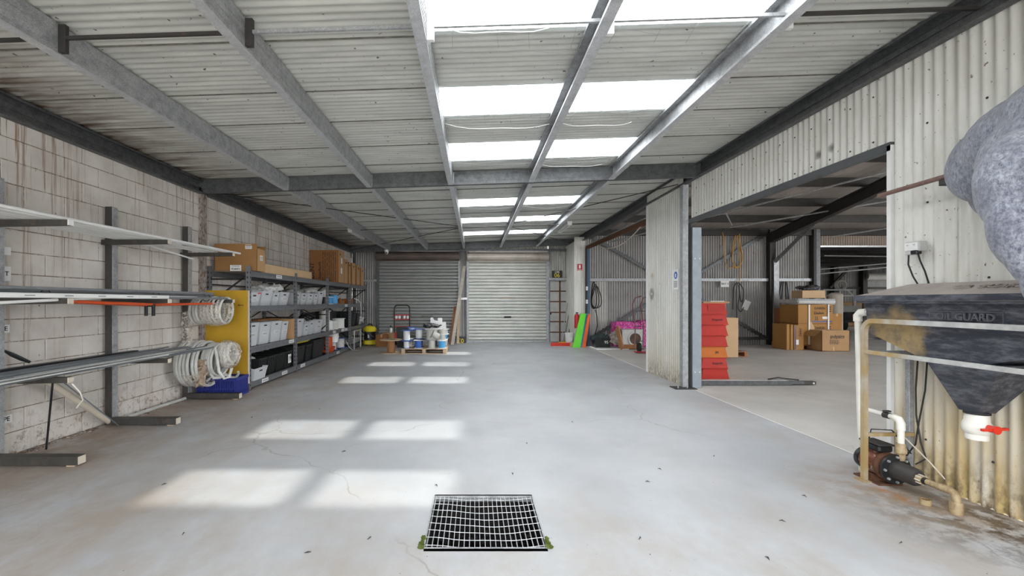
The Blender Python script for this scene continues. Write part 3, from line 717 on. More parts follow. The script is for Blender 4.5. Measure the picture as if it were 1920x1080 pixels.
# ---- side bay roof, rising toward the camera
c2 = T('ceiling', 'brown grey corrugated roof of the side bay on dark steel beams', 'ceiling', kind='structure')
SL = .17
def bzr(y): return 3.62+SL*(14-y) if y > 2 else 3.62+SL*12-SL*(2-y)
x = 3.35
while x < 16.2:
    sky = x > 12 and False
    MB().corr(lambda u, v, h: (v, u, bzr(u)+.02+h), 2, 14.25, x, x+.775).build('roof_sheet', 'roof_bay', c2)
    if x > 5 and int(x/.762) % 2 == 0:
        MB().corr(lambda u, v, h: (v, u, bzr(u)+.02+h), -3, 2, x, x+.775).build('skylight_sheet', 'skylight', c2)  # skylights added out of view to brighten the bay
    else:
        MB().corr(lambda u, v, h: (v, u, bzr(u)+.02+h), -3, 2, x, x+.775).build('roof_sheet', 'roof_bay', c2)
    x += .762
for y in (12.8, 11.6, 10.4, 9.2, 8.0, 6.8, 5.6, 4.4, 3.2, 2.0, .8, -.4, -1.6):
    q = MB(); q.bb(3.4, 16.5, y-.035, y+.035, bzr(y)-.19, bzr(y)-.0); q.bb(3.4, 16.5, y-.075, y-.03, bzr(y)-.2, bzr(y)-.185)
    q.build('purlin', 'black_steel', c2)
for x in (9.2, 14.8):
    q = MB()
    for y0, y1 in ((-3, 2), (2, 13.95)):
        pr = [(-.08, -.48), (.08, -.48), (.08, -.46), (.012, -.46), (.012, -.2), (.08, -.2), (.08, -.18), (-.08, -.18), (-.08, -.2), (-.012, -.2), (-.012, -.46), (-.08, -.46)]
        q.loft([[(x+u, yy, bzr(yy)+v) for u, v in pr] for yy in (y0, y1)])
    q.build('rafter', 'black_steel', c2)
for p0, p1 in (((4.2, 13.8, 3.2), (9.0, 8.2, 4.1)), ((5.6, 10.4, 3.95), (7.4, 12.8, 3.55)), ((7.4, 12.9, 3.5), (16, 6.5, 4.5)), ((11.0, 13.7, 3.35), (15, 10.5, 3.9))):
    MB().tube([p0, p1], .022, 6).build('brace_rod', 'galv', c2)
MB().bb(16.45, 16.6, 8, 14, 0, 5.2).build('wall_sheet', 'wallgrey', tw := T('wall_bay_side', 'far side wall of the side bay', 'wall', kind='structure'))
MB().bb(3.45, 16.6, -3.05, -3, 0, 5.2).build('wall_sheet', 'wallgrey', tw)  # unseen front wall, added to stop daylight flooding the bay
MB().bb(3.42, 16.6, 2, 2.1, 5.66, 5.7).build('ridge', 'roof_bay', c2)
# wall above main shed roof toward the bay
MB().add([(3.62, -3, 3.3), (3.62, 14.2, 3.3), (3.62, 14.2, 3.7), (3.62, 2, 5.72), (3.62, -3, 4.9)], [(0, 1, 2, 3, 4)]).build('gable_sheet', 'wallgrey', tw, smooth=False)
# ---- room beyond the bay
EY = 25.0; E = EY/834
wz = T('wall_far', 'dim corrugated wall at the far end of the room beyond the side bay', 'wall', kind='structure')
bsheet(EY, 10, 30, -.05, 3.4, 'wallgrey', wz, pitch=.15, amp=.02, seg=4)
for px in (1560, 1614): MB().bb((px-890)*E-.12, (px-890)*E+.12, EY-.3, EY-.03, 0, 3.3).build('column', 'black_steel', wz)
MB().bb(10, 26, EY-.15, EY-.03, 2.05, 2.15).build('girt', 'black_steel', wz)
MB().bar(((1548-890)*E, EY-.3, 2.1), ((1580-890)*E, EY-.3, 3.1), .1, .12).build('diagonal_brace', 'black_steel', wz)
MB().bb(30, 30.1, 13.9, 25.1, -.1, 3.6).build('side_panel', 'wallgrey', wz); MB().bb(16.4, 30.1, 13.9, 14.0, -.1, 3.7).build('side_panel', 'wallgrey', wz)  # unseen panels, added to shut light out of the far room
MB().bb(9.9, 10.0, 14.1, 25, 0, 3.3).build('side_panel', 'wallgrey', wz)
c3 = T('ceiling', 'low dark roof of the far room seen under the brown header', 'ceiling', kind='structure')
x = 10
while x < 30:
    MB().corr(lambda u, v, h: (v, u, 3.55-.02*(u-14)+h), 14.1, 25.1, x, x+1.53, pitch=.15, amp=.015, seg=4).build(*(('skylight_sheet', 'skylight') if int(x*2) in (50, 56) else ('roof_sheet', 'black_steel')), c3); x += 1.5  # the two skylight sheets are added out of view to brighten this room
for y in (16, 18.5, 21, 23.5): MB().bb(10, 30, y-.04, y+.04, 3.2, 3.35).build('purlin', 'black_steel', c3)
def fpipe(pts, r=.025): return MB().tube(pts, r, 6).build('overhead_pipe', 'galv_light', c3)
fpipe([(12.2, 15.5, 2.95), (16.5, 15.5, 2.9), (18, 15.5, 2.85)], .02)
fpipe([(12.3, 16, 2.5), (15.2, 15.2, 2.75), (18, 14.6, 3.0)], .02)
fpipe([(11.8, 16.5, 2.28), (13.6, 15.6, 2.47), (15.0, 15, 2.62), (17.6, 14.6, 2.72)], .026)
fpipe([(14.6, 15, 2.6), (14.6, 15, 3.3)], .018)
d4 = T('door_4', 'dim roller door at the far end of the room beyond the side bay', 'roller door', ((1665-890)*E, EY-.05, 0), kind='structure')
MB().corr(lambda u, v, h: (u, h, v), -1.4, 1.6, .03, 2.65, pitch=.1, amp=.012, seg=4).build('curtain', 'wallgrey', d4)
MB().lathe([(.2, -1.5), (.2, 1.6)], 14, (0, -.25, 2.75), 'x').build('roll_drum', 'wallpale', d4)

# =================================================================== THINGS
def carton(name, label, x0, x1, y0, y1, z0, z1, mat='card', group=None, cat='box', rot=0, tape=True, loc=None):
    """closed carton with flap seam and tape; local origin at the base centre"""
    cx, cy = (x0+x1)/2, (y0+y1)/2; w_, d_, h_ = abs(x1-x0), abs(y1-y0), z1-z0
    t = T(name, label, cat, (cx, cy, z0), (0, 0, rot), group)
    MB().bb(-w_/2, w_/2, -d_/2, d_/2, 0, h_-.004, .003).build('body', mat, t)
    f = MB()
    for s in (-1, 1): f.bb(s*.002, s*(w_/2-.001), -d_/2+.001, d_/2-.001, h_-.004, h_)
    f.build('flap', mat, t)
    if tape:
        tp = MB(); tp.bb(-.025, .025, -d_/2-.0012, d_/2+.0012, h_, h_+.001); tp.bb(-.025, .025, -d_/2-.0014, -d_/2+.001, h_-.08, h_+.001)
        tp.build('tape', 'card_light', t)
    return t
def plate(parent, mat, c, w_, h_, face='-y', name='label_sticker', th=.002, spin=0):
    m = MB()
    d = {'-y': (w_, th, h_), '+x': (th, w_, h_), '-x': (th, w_, h_)}[face]
    rot = {'-y': (0, spin, 0), '+x': (spin, 0, 0), '-x': (spin, 0, 0)}[face]
    m.box((0, 0, 0), d, rot); o = m.build(name, mat, parent, c); return o
def lines(parent, c, w_, h_, face, n=3, seed=1, mat='ink'):
    r = random.Random(seed); m = MB()
    for i in range(n):
        u = -w_/2; v = h_/2-(i+.5)*h_/n
        while u < w_/2:
            l = r.uniform(.1, .25)*w_
            l = min(l, w_/2-u)
            if l > .01*w_:
                cc = (u+l/2, 0, v); d = (l, .001, h_/n*.45)
                if face == '+x': cc = (0, u+l/2, v); d = (.001, l, h_/n*.45)
                if face == '-x': cc = (0, -(u+l/2), v); d = (.001, l, h_/n*.45)
                m.box(cc, d)
            u += l+.05*w_
    return m.build('print', mat, parent, c)
def tub(name, label, cx, cy, z, wy, dx, h, mat='tub', group=None, lab=True, handle=True, ribs=False, cat='tub', rot=0, face='+x', tall_fill=None):
    """open tapered tub; dx along x, wy along y; front faces +x"""
    t = T(name, label, cat, (cx, cy, z), (0, 0, rot), group)
    def rect(k, zz, ins=0): return [(sx*(dx/2*k-ins), sy*(wy/2*k-ins), zz) for sx, sy in ((-1, -1), (1, -1), (1, 1), (-1, 1))]
    m = MB(); b = .84
    m.loft([rect(b, 0), rect(.985, h-.012), rect(1, h-.012), rect(1, h), rect(1, h, .012), rect(b+.0, .006, .006)])
    if ribs:
        for k in range(4):
            for s in (-1, 1):
                yy = (-.36+.24*k)*wy; m.bar((s*(dx/2*b+.002), yy*b, 0), (s*(dx/2*.985+.004), yy, h-.02), .012, .008)
        for k in range(3):
            xx = (-.3+.3*k)*dx; m.bar((xx*b, -(wy/2*b+.002), 0), (xx, -(wy/2*.985+.004), h-.02), .012, .008)
    m.build('body', mat, t, smooth=False)
    sl = (1-b)/2*dx/h
    xf = lambda zz: dx/2*(b+(.985-b)*zz/h)
    if handle: MB().box((0, 0, 0), (.004, min(.1, wy*.35), .022), (0, math.atan(-sl)*-1, 0), .001).build('handle_slot', 'ink', t, (xf(h-.05)+.001, 0, h-.05))
    if lab: MB().box((0, 0, 0), (.003, min(.15, wy*.6), .05), (0, math.atan(sl), 0)).build('label_sticker', 'label', t, (xf(h*.48)+.002, 0, h*.48)); lines(t, (xf(h*.48)+.005, 0, h*.48), min(.13, wy*.5), .03, '+x', 2, int(cy*100))
    return t
def fill(parent, seed, dx, wy, z0, z1, mats, n=14, name='contents'):
    r = random.Random(seed); m = MB()
    for k in range(n):
        s = r.uniform(.025, .06); m.box((r.uniform(-.38, .38)*dx, r.uniform(-.38, .38)*wy, r.uniform(z0, z1)), (s*2, s, s*.8), (r.random()*3, r.random()*3, r.random()*3), s*.15)
    return m.build(name, mats, parent)
def spool(name, label, c, r=.12, h=.14, core=None, fl='white', wind='cream_cable', rot=(0, 0, 0), group='cable reels', cat='cable reel', t=.012, fr=None, fl2=None):
    s = T(name, label, cat, c, rot, group); core = core or r*.62; fr = fr or r
    MB().lathe([(.02, 0), (fr, 0), (fr, t), (.02, t)], 20, cap=False).build('flange', fl, s)
    MB().lathe([(.02, h-t), (fr, h-t), (fr, h), (.02, h)], 20, cap=False).build('flange', fl2 or fl, s)
    prof = []; k = 0; n = max(3, int((h-2*t)/.012))
    for i in range(n+1): prof.append((core+(.002 if i % 2 else 0), t+(h-2*t)*i/n))
    MB().lathe(prof, 18).build('winding', wind, s)
    MB().lathe([(.0185, -.001), (.026, -.001), (.026, h+.001), (.0185, h+.001)], 10, cap=False).build('hub', 'dark', s)
    return s
def clump(name, label, cat, c, size, seed, mat, group=None, n=7, vox=.012, noise_s=.35):
    """crumpled soft object: merged blobs, remeshed and displaced"""
    r = random.Random(seed); bm = bmesh.new()
    for k in range(n):
        mt = Matrix.Translation(Vector((r.uniform(-.3, .3)*size[0], r.uniform(-.3, .3)*size[1], size[2]*r.uniform(.25, .6)))) @ Matrix.Diagonal((size[0]*r.uniform(.2, .4), size[1]*r.uniform(.2, .4), size[2]*r.uniform(.25, .42), 1))
        bmesh.ops.create_icosphere(bm, subdivisions=3, radius=1, matrix=mt)
    me = bpy.data.meshes.new(name); bm.to_mesh(me); bm.free()
    o = bpy.data.objects.new(name, me); COL.objects.link(o); me.materials.append(M[mat])
    return crumple(o, vox, seed, noise_s*min(size), c, label, cat, group)
from mathutils import noise as mnoise
def crumple(o, vox, seed, amp, c, label, cat, group=None, freq=14, smooth=2):
    md = o.modifiers.new('r', 'REMESH'); md.mode = 'VOXEL'; md.voxel_size = vox
    dg = bpy.context.evaluated_depsgraph_get(); me = bpy.data.meshes.new_from_object(o.evaluated_get(dg)); o.modifiers.clear()
    me.name = o.name; bm = bmesh.new(); bm.from_mesh(me)
    for _ in range(smooth): bmesh.ops.smooth_vert(bm, verts=bm.verts[:], factor=.5)
    bm.normal_update(); off = Vector((seed*3.1, 0, 0))
    for v in bm.verts:
        q = v.co*freq+off; d = mnoise.noise(q)*.6+abs(mnoise.noise(q*2.3))*.4-.1
        v.co += v.normal*d*amp
        if v.co.z < 0: v.co.z = 0
    bm.to_mesh(me); bm.free(); mats = [m for m in o.data.materials]
    me.polygons.foreach_set('use_smooth', [True]*len(me.polygons))
    if not me.materials and mats: me.materials.append(mats[0])
    o.data = me; o.location = c
    if label: tag(o, label, cat, group)
    return o

# ------------------------------------------------------------------ floor grate
g = T('floor_grate', 'galvanised steel grid grate over the dark floor drain, slightly sagging', 'grate', ((GX0+GX1)/2, (GY0+GY1)/2, 0))
hx, hy = (GX1-GX0)/2, (GY1-GY0)/2
def sag(x, y): return -.016*max(0, 1-((x-.06)/.3)**2)*(1-(y/.38)**2)
fr = MB()
for s in (-1, 1): fr.bb(s*hx-.004, s*hx+.004, -hy, hy, -.035, .004); fr.bb(-hx, hx, s*hy-.004, s*hy+.004, -.035, .004)
fr.build('frame', 'galv', g)
nb = 23
for k in range(nb):
    x = -hx+.012+(2*hx-.024)*k/(nb-1); m = MB(); n = 6
    for i in range(n):
        y0, y1 = -hy+2*hy*i/n, -hy+2*hy*(i+1)/n
        m.bar((x, y0, sag(x, y0)-.010), (x, y1, sag(x, y1)-.010), .003, .02)
    m.build('bar', 'flange', g)
for k in range(8):
    y = -hy+.03+(2*hy-.06)*k/7; n = 12
    MB().tube([(-hx+2*hx*i/n, y+(.012*math.sin(i*1.1+k) if 0 < i < n else 0)*.4-.02*(1-((i-n/2)/(n/2))**2), sag(-hx+2*hx*i/n, y)+.001) for i in range(n+1)], .0021, 5).build('cross_bar', 'flange', g)

# ------------------------------------------------------------------ cantilever pipe rack
def rack_column(Y, label, up=True):
    t = T('pipe_rack_column', label, 'pipe rack', (0, Y, 0), group='pipe rack columns along the block wall')
    MB().bb(-4.075, -3.995, -.0, .06, 0, 2.405, .003).build('upright', 'rack_steel', t)
    MB().bb(-3.9945, -3.985, -.0, .07, 0.07, 2.40).build('upright_channel', 'galv', t)
    ft = MB().bb(-4.0, -3.26, -.05, .03, .012, .085, .002).build('foot', 'rack_steel', t)
    MB().bb(-3.262, -3.256, -.045, .025, .017, .08).build('end_cap', 'beige', ft)
    MB().bb(-3.36, -3.29, -.04, .04, 0, .012).build('shim', 'pine', ft)
    for z in (2.035, 1.385, .73):
        a = MB(); a.loft([[(x, y, zz) for y, zz in ((-.03, z-h), (.02, z-h), (.02, z+dz), (-.03, z+dz))] for x, h, dz in ((-4.15+.06, .055, 0), (-3.36, .045, 0))])
        ao = a.build('arm', 'rack_steel', t); MB().bb(-3.36, -3.352, -.03, .02, z-.045, z).build('end_cap', 'white' if z > 1.4 and Y < 4 else 'beige', ao)
    return t
rack_column(3.70, 'nearest pipe rack column, cut by the left edge of the photo')
rack_column(4.90, 'middle pipe rack column with an L shaped floor foot')
rack_column(6.20, 'farthest pipe rack column, carrying the coiled hoses beside the yellow panel')
def pipes(name, label_f, n, x0, x1, y0r, y1r, z, r0, r1, mat, group, cat='pipe', seed=1, jit=.0, sides=7, layers=1, angle=.0):
    r = random.Random(seed)
    for k in range(n):
        rr = r.uniform(r0, r1); x = x0+(x1-x0)*(k+.5)/n
        ya, yb = r.uniform(*y0r), r.uniform(*y1r); dx = r.uniform(-jit, jit); zz = z+rr+(r.randrange(layers))*r0*1.9
        o = MB().tube([(x-dx, ya, zz), (x, (ya+yb)/2, zz-.0), (x+dx+angle, yb, zz)], rr, sides).build(name, mat)
        tag(o, label_f if n > 7 else label_f+', %s from the wall' % ('first', 'second', 'third', 'fourth', 'fifth', 'sixth', 'seventh')[k], cat, group)
# top arms: white conduits
pipes('conduit', 'thin white conduit on the top arms of the pipe rack', 7, -3.98, -3.46, (1.9, 3.0), (5.0, 6.5), 2.036, .009, .013, 'white', 'white conduits on the top rack arms', seed=3, jit=.03)
for k, (xa, xb, ye, rr) in enumerate(((-3.42, -3.385, 6.42, .014), (-3.55, -3.46, 6.3, .014), (-3.75, -3.62, 6.25, .012))):
    tag(MB().tube([(xa, 2.2, 2.05), (xa, 4, 2.052), (xb, ye, 2.05)], rr, 10).build('conduit', 'white'),
        ['longest white conduit at the outer tips of the top rack arms', 'second long white conduit just behind the outermost on the top arms', 'white conduit in the middle of the top arms ending past the far column'][k], 'pipe')
tag(MB().tube([(-3.9, 3.3, 2.05), (-3.86, 5, 2.05), (-3.8, 6.0, 1.93)], .011, 8).build('conduit', 'white'), 'white conduit drooping below the top arms near the far column', 'pipe')
# middle arms
pipes('conduit', 'dark grey electrical conduit bundled on the middle arms of the pipe rack', 16, -4.0, -3.44, (1.9, 2.6), (5.6, 6.7), 1.387, .011, .016, 'greypipe', 'grey conduits on the middle rack arms', seed=5, jit=.03, layers=4)
trk = MB().bb(-3.46, -3.40, 2.2, 4.95, 1.388, 1.425, .003).build('cable_trunking', 'white'); tag(trk, 'square white trunking at the front edge of the middle rack arms', 'trunking')
lt = MB()
for k in range(7): lt.bb(-3.3995, -3.3985, 2.7+.33*k, 2.78+.33*k, 1.402, 1.41)
lt.build('print', simple('grey_print', (.3, .3, .32), .8), trk)
tag(MB().bb(-3.54, -3.49, 2.2, 5.6, 1.388, 1.42, .003).build('cable_trunking', 'white'), 'second white trunking, behind the front one on the middle rack arms', 'trunking')
tag(MB().tube([(-3.7, 2.0, 1.47), (-3.8, 3.6, 1.475), (-3.9, 5.2, 1.44)], .016, 8).build('conduit', 'orange'), 'orange conduit on top of the grey bundle at the left edge', 'pipe')
for k in range(3):
    tag(MB().tube([(-3.48-.06*k, 3.8, 1.36), (-3.52-.05*k, 4.9, 1.325-.005*k), (-3.55-.05*k, 6.1, 1.33)], .014, 8).build('conduit', 'orange'),
        ['outermost', 'middle', 'innermost'][k]+' of three orange conduits slung under the middle rack arms', 'pipe', 'orange conduits under the middle arms')
tag(MB().tube([(-3.36, 2.2, 1.30), (-3.42, 3.4, 1.36), (-3.5, 4.3, 1.40)], .012, 8).build('conduit', 'white'), 'white conduit rising under the middle arms at the left edge', 'pipe')
for y, lb in ((3.75, 'nearest'), (5.05, 'middle'), (6.0, 'farthest')):
    tag(MB().tube(arc((-3.62, 1.41), .05, 0, 2*math.pi, 12, lambda u, v: (u*1.0, y, v)), .004, 4).build('cable_tie', 'rubber'), lb+' black cable tie round the grey conduit bundle', 'cable tie')
bk = T('hanging_bracket', 'black hook bracket hanging from the middle arm near the second column', 'bracket', (-3.55, 4.86, 1.27))
MB().bb(-.05, .05, -.02, .02, .03, .06, .004).build('bar', 'dark', bk)
for s in (-1, 1): MB().bb(s*.04-.014, s*.04+.014, -.014, .014, -.07, .05, .004).build('leg', 'dark', bk)
# lower arms: thin conduits
pipes('conduit', 'thin grey steel conduit piled on the lowest arms of the pipe rack', 30, -4.02, -3.42, (1.8, 2.6), (5.4, 6.1), .732, .006, .011, 'thinpipe', 'thin grey conduits on the lowest rack arms', seed=9, jit=.06, layers=3)
pipes('conduit', 'pale thin conduit among the grey ones on the lowest rack arms', 6, -3.7, -3.4, (2.0, 2.9), (4.9, 5.9), .75, .006, .009, 'conduit', 'pale thin conduits on the lowest rack arms', seed=12, jit=.05, layers=2)
tag(MB().bb(-4.0, -3.93, 2.2, 5.2, .755, .79).build('cable_tray', 'dark'), 'flat black tray strip behind the thin conduits on the lowest arms', 'tray')
sp_ = MB().tube(hang((-4.07, 3.6, 1.12), (-3.95, 3.95, .82), .02, 6), [.004, .004, .004, .008, .018, .018, .012], 8).build('strap', 'dark')
tag(sp_, 'black strap hanging in front of the block wall at the left edge', 'strap')
tag(MB().tube([(-3.93, 4.05, .66), (-4.0, 4.86, .05)], .03, 12).build('downpipe', 'beige'), 'thick beige pipe leaning from the lowest arm down to the middle column', 'pipe')
tag(MB().tube([(-3.9, 4.1, .7), (-3.86, 4.83, .008)], .006, 6).build('metal_rod', 'thinpipe'), 'thin steel rod leaning to the floor at the middle column foot', 'rod')
tag(MB().tube([(-3.62, 3.82, .70), (-3.93, 4.08, .004)], .0085, 6).build('metal_rod', 'dark'), 'thin black rod leaning from the lowest arm to the floor', 'rod')
tag(MB().tube([(-3.33, 3.68, .68), (-3.30, 3.72, .6), (-3.31, 3.76, .53), (-3.4, 3.8, .45)], .006, 6).build('string', 'cream_cable'), 'short white string dangling from the lowest arm tip at left', 'string')
tag(MB().tube([(-4.02, 5.15, .02), (-4.0, 6.35, .02), (-3.99, 6.9, .02)], .02, 10).build('floor_pipe', 'conduit'), 'grey pipe lying on the floor along the block wall', 'pipe')
# wall signs at the left edge
def wall_sign(y, z, w_, h_, s, size, label):
    t = T('wall_sign', label, 'sign', (LW+.012, y, z)); MB().box((0, 0, 0), (.005, w_, h_), None, .001).build('panel', 'label', t)
    if s: text(s, size, (.004, w_/2-.02, 0), '+x', 'ink', t, align='RIGHT')
    return t
wall_sign(3.78, 1.6, .28, .13, 'CONDUIT', .055, 'white wall sign ending in the letter T above the middle arms')
wall_sign(3.82, 1.80, .2, .07, '', .05, 'blank white wall sign above the one ending in T')
wall_sign(3.80, 1.12, .22, .07, 'PIPE', .055, 'small white wall sign ending in E below the middle arms')
wall_sign(3.82, .33, .22, .07, 'PIPE', .055, 'small white wall sign reading PE near the floor')

# ------------------------------------------------------------------ hose coils
def coil(name, label, cx, cy, cz, R0, r, n, x0, x1, mat, seed=1, tilt=0, wrap=None, tails=(), oval=1.0):
    t = T(name, label, 'hose coil', (cx, cy, cz), (0, 0, tilt)); q = random.Random(seed)
    for k in range(n):
        x = x0+(x1-x0)*(k+.5)/n; rr = R0*q.uniform(.93, 1.04); dy, dz = q.uniform(-.02, .02), q.uniform(-.015, .015)
        s1, s2 = q.uniform(-.3, .3)*r*2, q.uniform(0, 6)
        pts = [(x+s1*math.sin(a+s2), dy+rr*math.cos(a)*oval, dz+rr*math.sin(a)) for a in [2*math.pi*i/28 for i in range(28)]]
        MB().tube(pts, r, 9, closed=True).build('loop', mat, t)
    for tl in tails: MB().tube([(x-cx, y-cy, z-cz) for x, y, z in tl], r, 9).build('loose_end', mat, t)
    if wrap:
        for a0, a1, xa, xb, Rw in wrap:
            vs = []; fs = []; nu, nv = 26, 22
            for i in range(nu+1):
                a = a0+(a1-a0)*i/nu
                for j in range(nv+1):
                    b = 2*math.pi*j/nv; wx = (xb-xa)/2; cxx = (xa+xb)/2
                    d = mnoise.noise(Vector((i*.45+seed, j*.5, 0)))*.016
                    rx = (wx+r*1.3+d)*math.cos(b); rr2 = R0+(Rw+d)*math.sin(b)
                    vs.append((cxx+rx, rr2*math.cos(a)*oval, rr2*math.sin(a)))
            for i in range(nu):
                for j in range(nv): fs.append((i*(nv+1)+j, i*(nv+1)+j+1, (i+1)*(nv+1)+j+1, (i+1)*(nv+1)+j))
            MB().add(vs, fs).build('plastic_wrap', 'wrap', t)
    return t
coil('hose_coil', 'upper white hose coil hung on the middle rack arm beside the yellow panel', 0, 6.19, 1.235, .175, .0165, 9, -3.88, -3.44, 'conduit', 2, wrap=[(R(150), R(420), -3.72, -3.47, .045)])
coil('hose_coil', 'large grey hose coil on the lowest arm nearest the block wall', 0, 6.19, .50, .29, .021, 7, -4.02, -3.68, 'conduit', 5, wrap=[(R(200), R(330), -3.9, -3.7, .04)])
coil('hose_coil', 'middle hose coil on the lowest arm between the large and the wrapped one', 0, 6.17, .56, .225, .019, 5, -3.68, -3.5, 'conduit', 8,
     tails=[[(-3.5, 6.0, .72), (-3.44, 5.94, .6), (-3.42, 5.95, .42), (-3.38, 6.0, .32), (-3.34, 6.05, .33), (-3.32, 6.08, .45)], [(-3.56, 6.0, .38), (-3.5, 5.97, .33), (-3.44, 6.0, .33), (-3.36, 6.0, .37)]])
coil('hose_coil', 'plastic wrapped hose coil at the tip of the lowest arm above the blue crate', 0, 6.17, .625, .13, .024, 4, -3.5, -3.36, 'conduit', 11, wrap=[(0, R(360), -3.49, -3.34, .07)])
pw = MB(); vs = []; fs = []
for i in range(15):
    for j in range(9):
        u, v = i/14, j/8; d = mnoise.noise(Vector((u*5, v*6, 2)))
        vs.append((-3.98+.16*v+.05*d-.04*math.sin(u*3), 6.08+.05*mnoise.noise(Vector((u*6, v*8, 7))), 1.22-.55*u+.03*d))
for i in range(14):
    for j in range(8): fs.append((i*9+j, i*9+j+1, (i+1)*9+j+1, (i+1)*9+j))
tag(pw.add(vs, fs).build('torn_wrap', 'wrap'), 'torn clear plastic hanging between the upper and lower hose coils', 'plastic wrap')
pw = MB(); vs = []; fs = []
for i in range(15):
    for j in range(9):
        u, v = i/14, j/8; d = mnoise.noise(Vector((u*5+9, v*6, 2)))
        vs.append((-3.72+.17*v*(1-.3*u)+.06*d, 5.93+.06*mnoise.noise(Vector((u*6, v*8, 3))), .58-.3*u*(1+.25*math.sin(v*9))+.03*d))
for i in range(14):
    for j in range(8): fs.append((i*9+j, i*9+j+1, (i+1)*9+j+1, (i+1)*9+j))
tag(pw.add(vs, fs).build('torn_wrap', simple('tan_torn_plastic', (.5, .38, .27), .35, 0, .2, 25, bmp=.01)), 'torn tan plastic flap hanging from the large lower coils', 'plastic wrap')
# blue slotted crate
bc = T('slotted_crate', 'dark blue slotted plastic crate under the hose coils', 'crate', (-3.66, 6.48, .0))
m = MB(); W2, D2, H2 = .27, .18, .27
m.bb(-W2, W2, -D2, D2, .09, .10)
for s in (-1, 1):
    m.bb(-W2, W2, s*D2-.008, s*D2+.008, .09, .115); m.bb(-W2, W2, s*D2-.012, s*D2+.012, H2+.05, H2+.09)
    m.bb(s*W2-.008, s*W2+.008, -D2, D2, .09, .115); m.bb(s*W2-.012, s*W2+.012, -D2, D2, H2+.05, H2+.09)
    m.bb(-W2, W2, s*D2-.006, s*D2+.006, .2, .212)
    for k in range(23): m.bb(-W2+.024*k-.008, -W2+.024*k+.007, s*D2-.005, s*D2+.005, .1, H2+.06)
    for k in range(15): m.bb(s*W2-.005, s*W2+.005, -D2+.024*k-.008, -D2+.024*k+.007, .1, H2+.06)
m2 = MB(); m2.v = [(x, y, z-.09) for x, y, z in m.v]; m2.f = m.f; m2.build('body', 'blue', bc, smooth=False)
for k, (p, q_) in enumerate((((-.1, 0, .2), 1), ((.12, -.05, .22), 2))):
    MB().tube([(p[0]+.12*math.cos(a), p[1]+.07*math.sin(a), p[2]+.09+.06*math.cos(a*1.5+k)) for a in [i*.4 for i in range(16)]], .017, 8).build('hose_offcut', 'conduit', bc)
# yellow board standing behind the crate
yp = T('yellow_board', 'tall mustard yellow insulated board standing on edge behind the blue crate', 'board', (-3.735, 6.685, 0))
MB().bb(-.325, .325, -.0, .004, .12, 1.525).build('front_face', 'ochre', yp)
MB().bb(-.325, .325, .004, .05, .12, 1.522).build('core', 'white', yp)
MB().bb(.3252, .33, -.001, .02, .12, 1.523).build('edge_strip', 'pine', yp)
MB().bb(-.2, .2, .0, .05, 0, .12).build('foot_block', 'pine', yp)
text('80-4 A', .03, (.22, -.002, 1.30), '-y', 'ink', yp)

# ------------------------------------------------------------------ steel shelving
SX0, SX1 = -4.06, -3.46
UY = [6.78, 8.56, 10.42, 12.3, 14.2]; SZ = [.12, .65, 1.29, 1.83]
sh = T('shelving_rack', 'long four bay grey steel shelving against the block wall', 'shelving', (0, 0, 0))
for y in UY:
    for x in (SX0, SX1):
        u = MB(); u.bb(x-.028, x+.028, y-.004, y+.0, 0, 1.9); u.bb(x-.028, x-.022, y, y+.05, 0, 1.9); u.bb(x+.022, x+.028, y, y+.05, 0, 1.9)
        uo = u.build('upright', 'shelf_steel', sh)
        hl = MB()
        for k in range(24): hl.bb(x+.0275, x+.0288, y+.016, y+.034, .06+k*.075, .09+k*.075); hl.bb(x-.008, x+.008, y-.0052, y-.003, .06+k*.075, .09+k*.075)
        hl.build('slots', 'shelf_dark', uo, kind='stuff')
        MB().bb(x-.04, x+.04, y-.02, y+.06, 0, .006).build('foot_plate', 'shelf_steel', uo)
    for z0, z1 in ((.3, .8), (.8, .3), (1.35, 1.75)): MB().bar((SX0+.03, y+.02, z0), (SX1-.03, y+.02, z1), .012, .025).build('brace', 'shelf_dark', sh)
    for z in (.25, 1.05, 1.7): MB().bar((SX0+.03, y+.02, z), (SX1-.03, y+.02, z), .012, .025).build('brace', 'shelf_dark', sh)
for i in range(4):
    y0, y1 = UY[i]+.05, UY[i+1]
    for z in SZ:
        for x in (SX0, SX1):
            b = MB(); s = 1 if x == SX1 else -1
            b.bb(x-.02, x+.02, y0, y1, z-.035, z); b.bb(x-.012, x+.02 if s > 0 else x+.012, y0, y1, z-.09, z-.03)
            b.build('beam', 'shelf_steel', sh)
        for k in range(4):
            ya = y0+(y1-y0)*k/4
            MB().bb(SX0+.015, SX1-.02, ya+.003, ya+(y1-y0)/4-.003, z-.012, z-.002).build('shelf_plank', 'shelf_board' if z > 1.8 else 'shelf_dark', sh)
    for x0, z0, x1, z1 in ((y0, .7, y1, 1.2), (y0, 1.2, y1, .7)):
        MB().bar((SX0-.01, x0, z0), (SX0-.01, x1, z1), .03, .006).build('brace', 'shelf_dark', sh)
    MB().bar((SX0-.01, y0, 1.62), (SX0-.01, y1, 1.62), .02, .02).build('brace', 'shelf_dark', sh)
for y, z in ((7.82, 1.79), (7.3, .07), (8.05, .07), (8.35, .61), (8.9, .08), (10.9, .61), (11.6, .61), (11.9, 1.25), (11.2, .07), (11.9, .61)):
    h = MB().bb(0, .003, -.11, .11, -.028, .028).build('label_holder', 'label', sh, (SX1+.021, y, z)); lines(h, (.0035, 0, 0), .18, .03, '+x', 2, int(y*10))

XF = SX1-.29
G1 = 'white tubs on the upper shelf'; G2 = 'white tubs on the middle shelf'; G3 = 'black tubs on the bottom shelf'
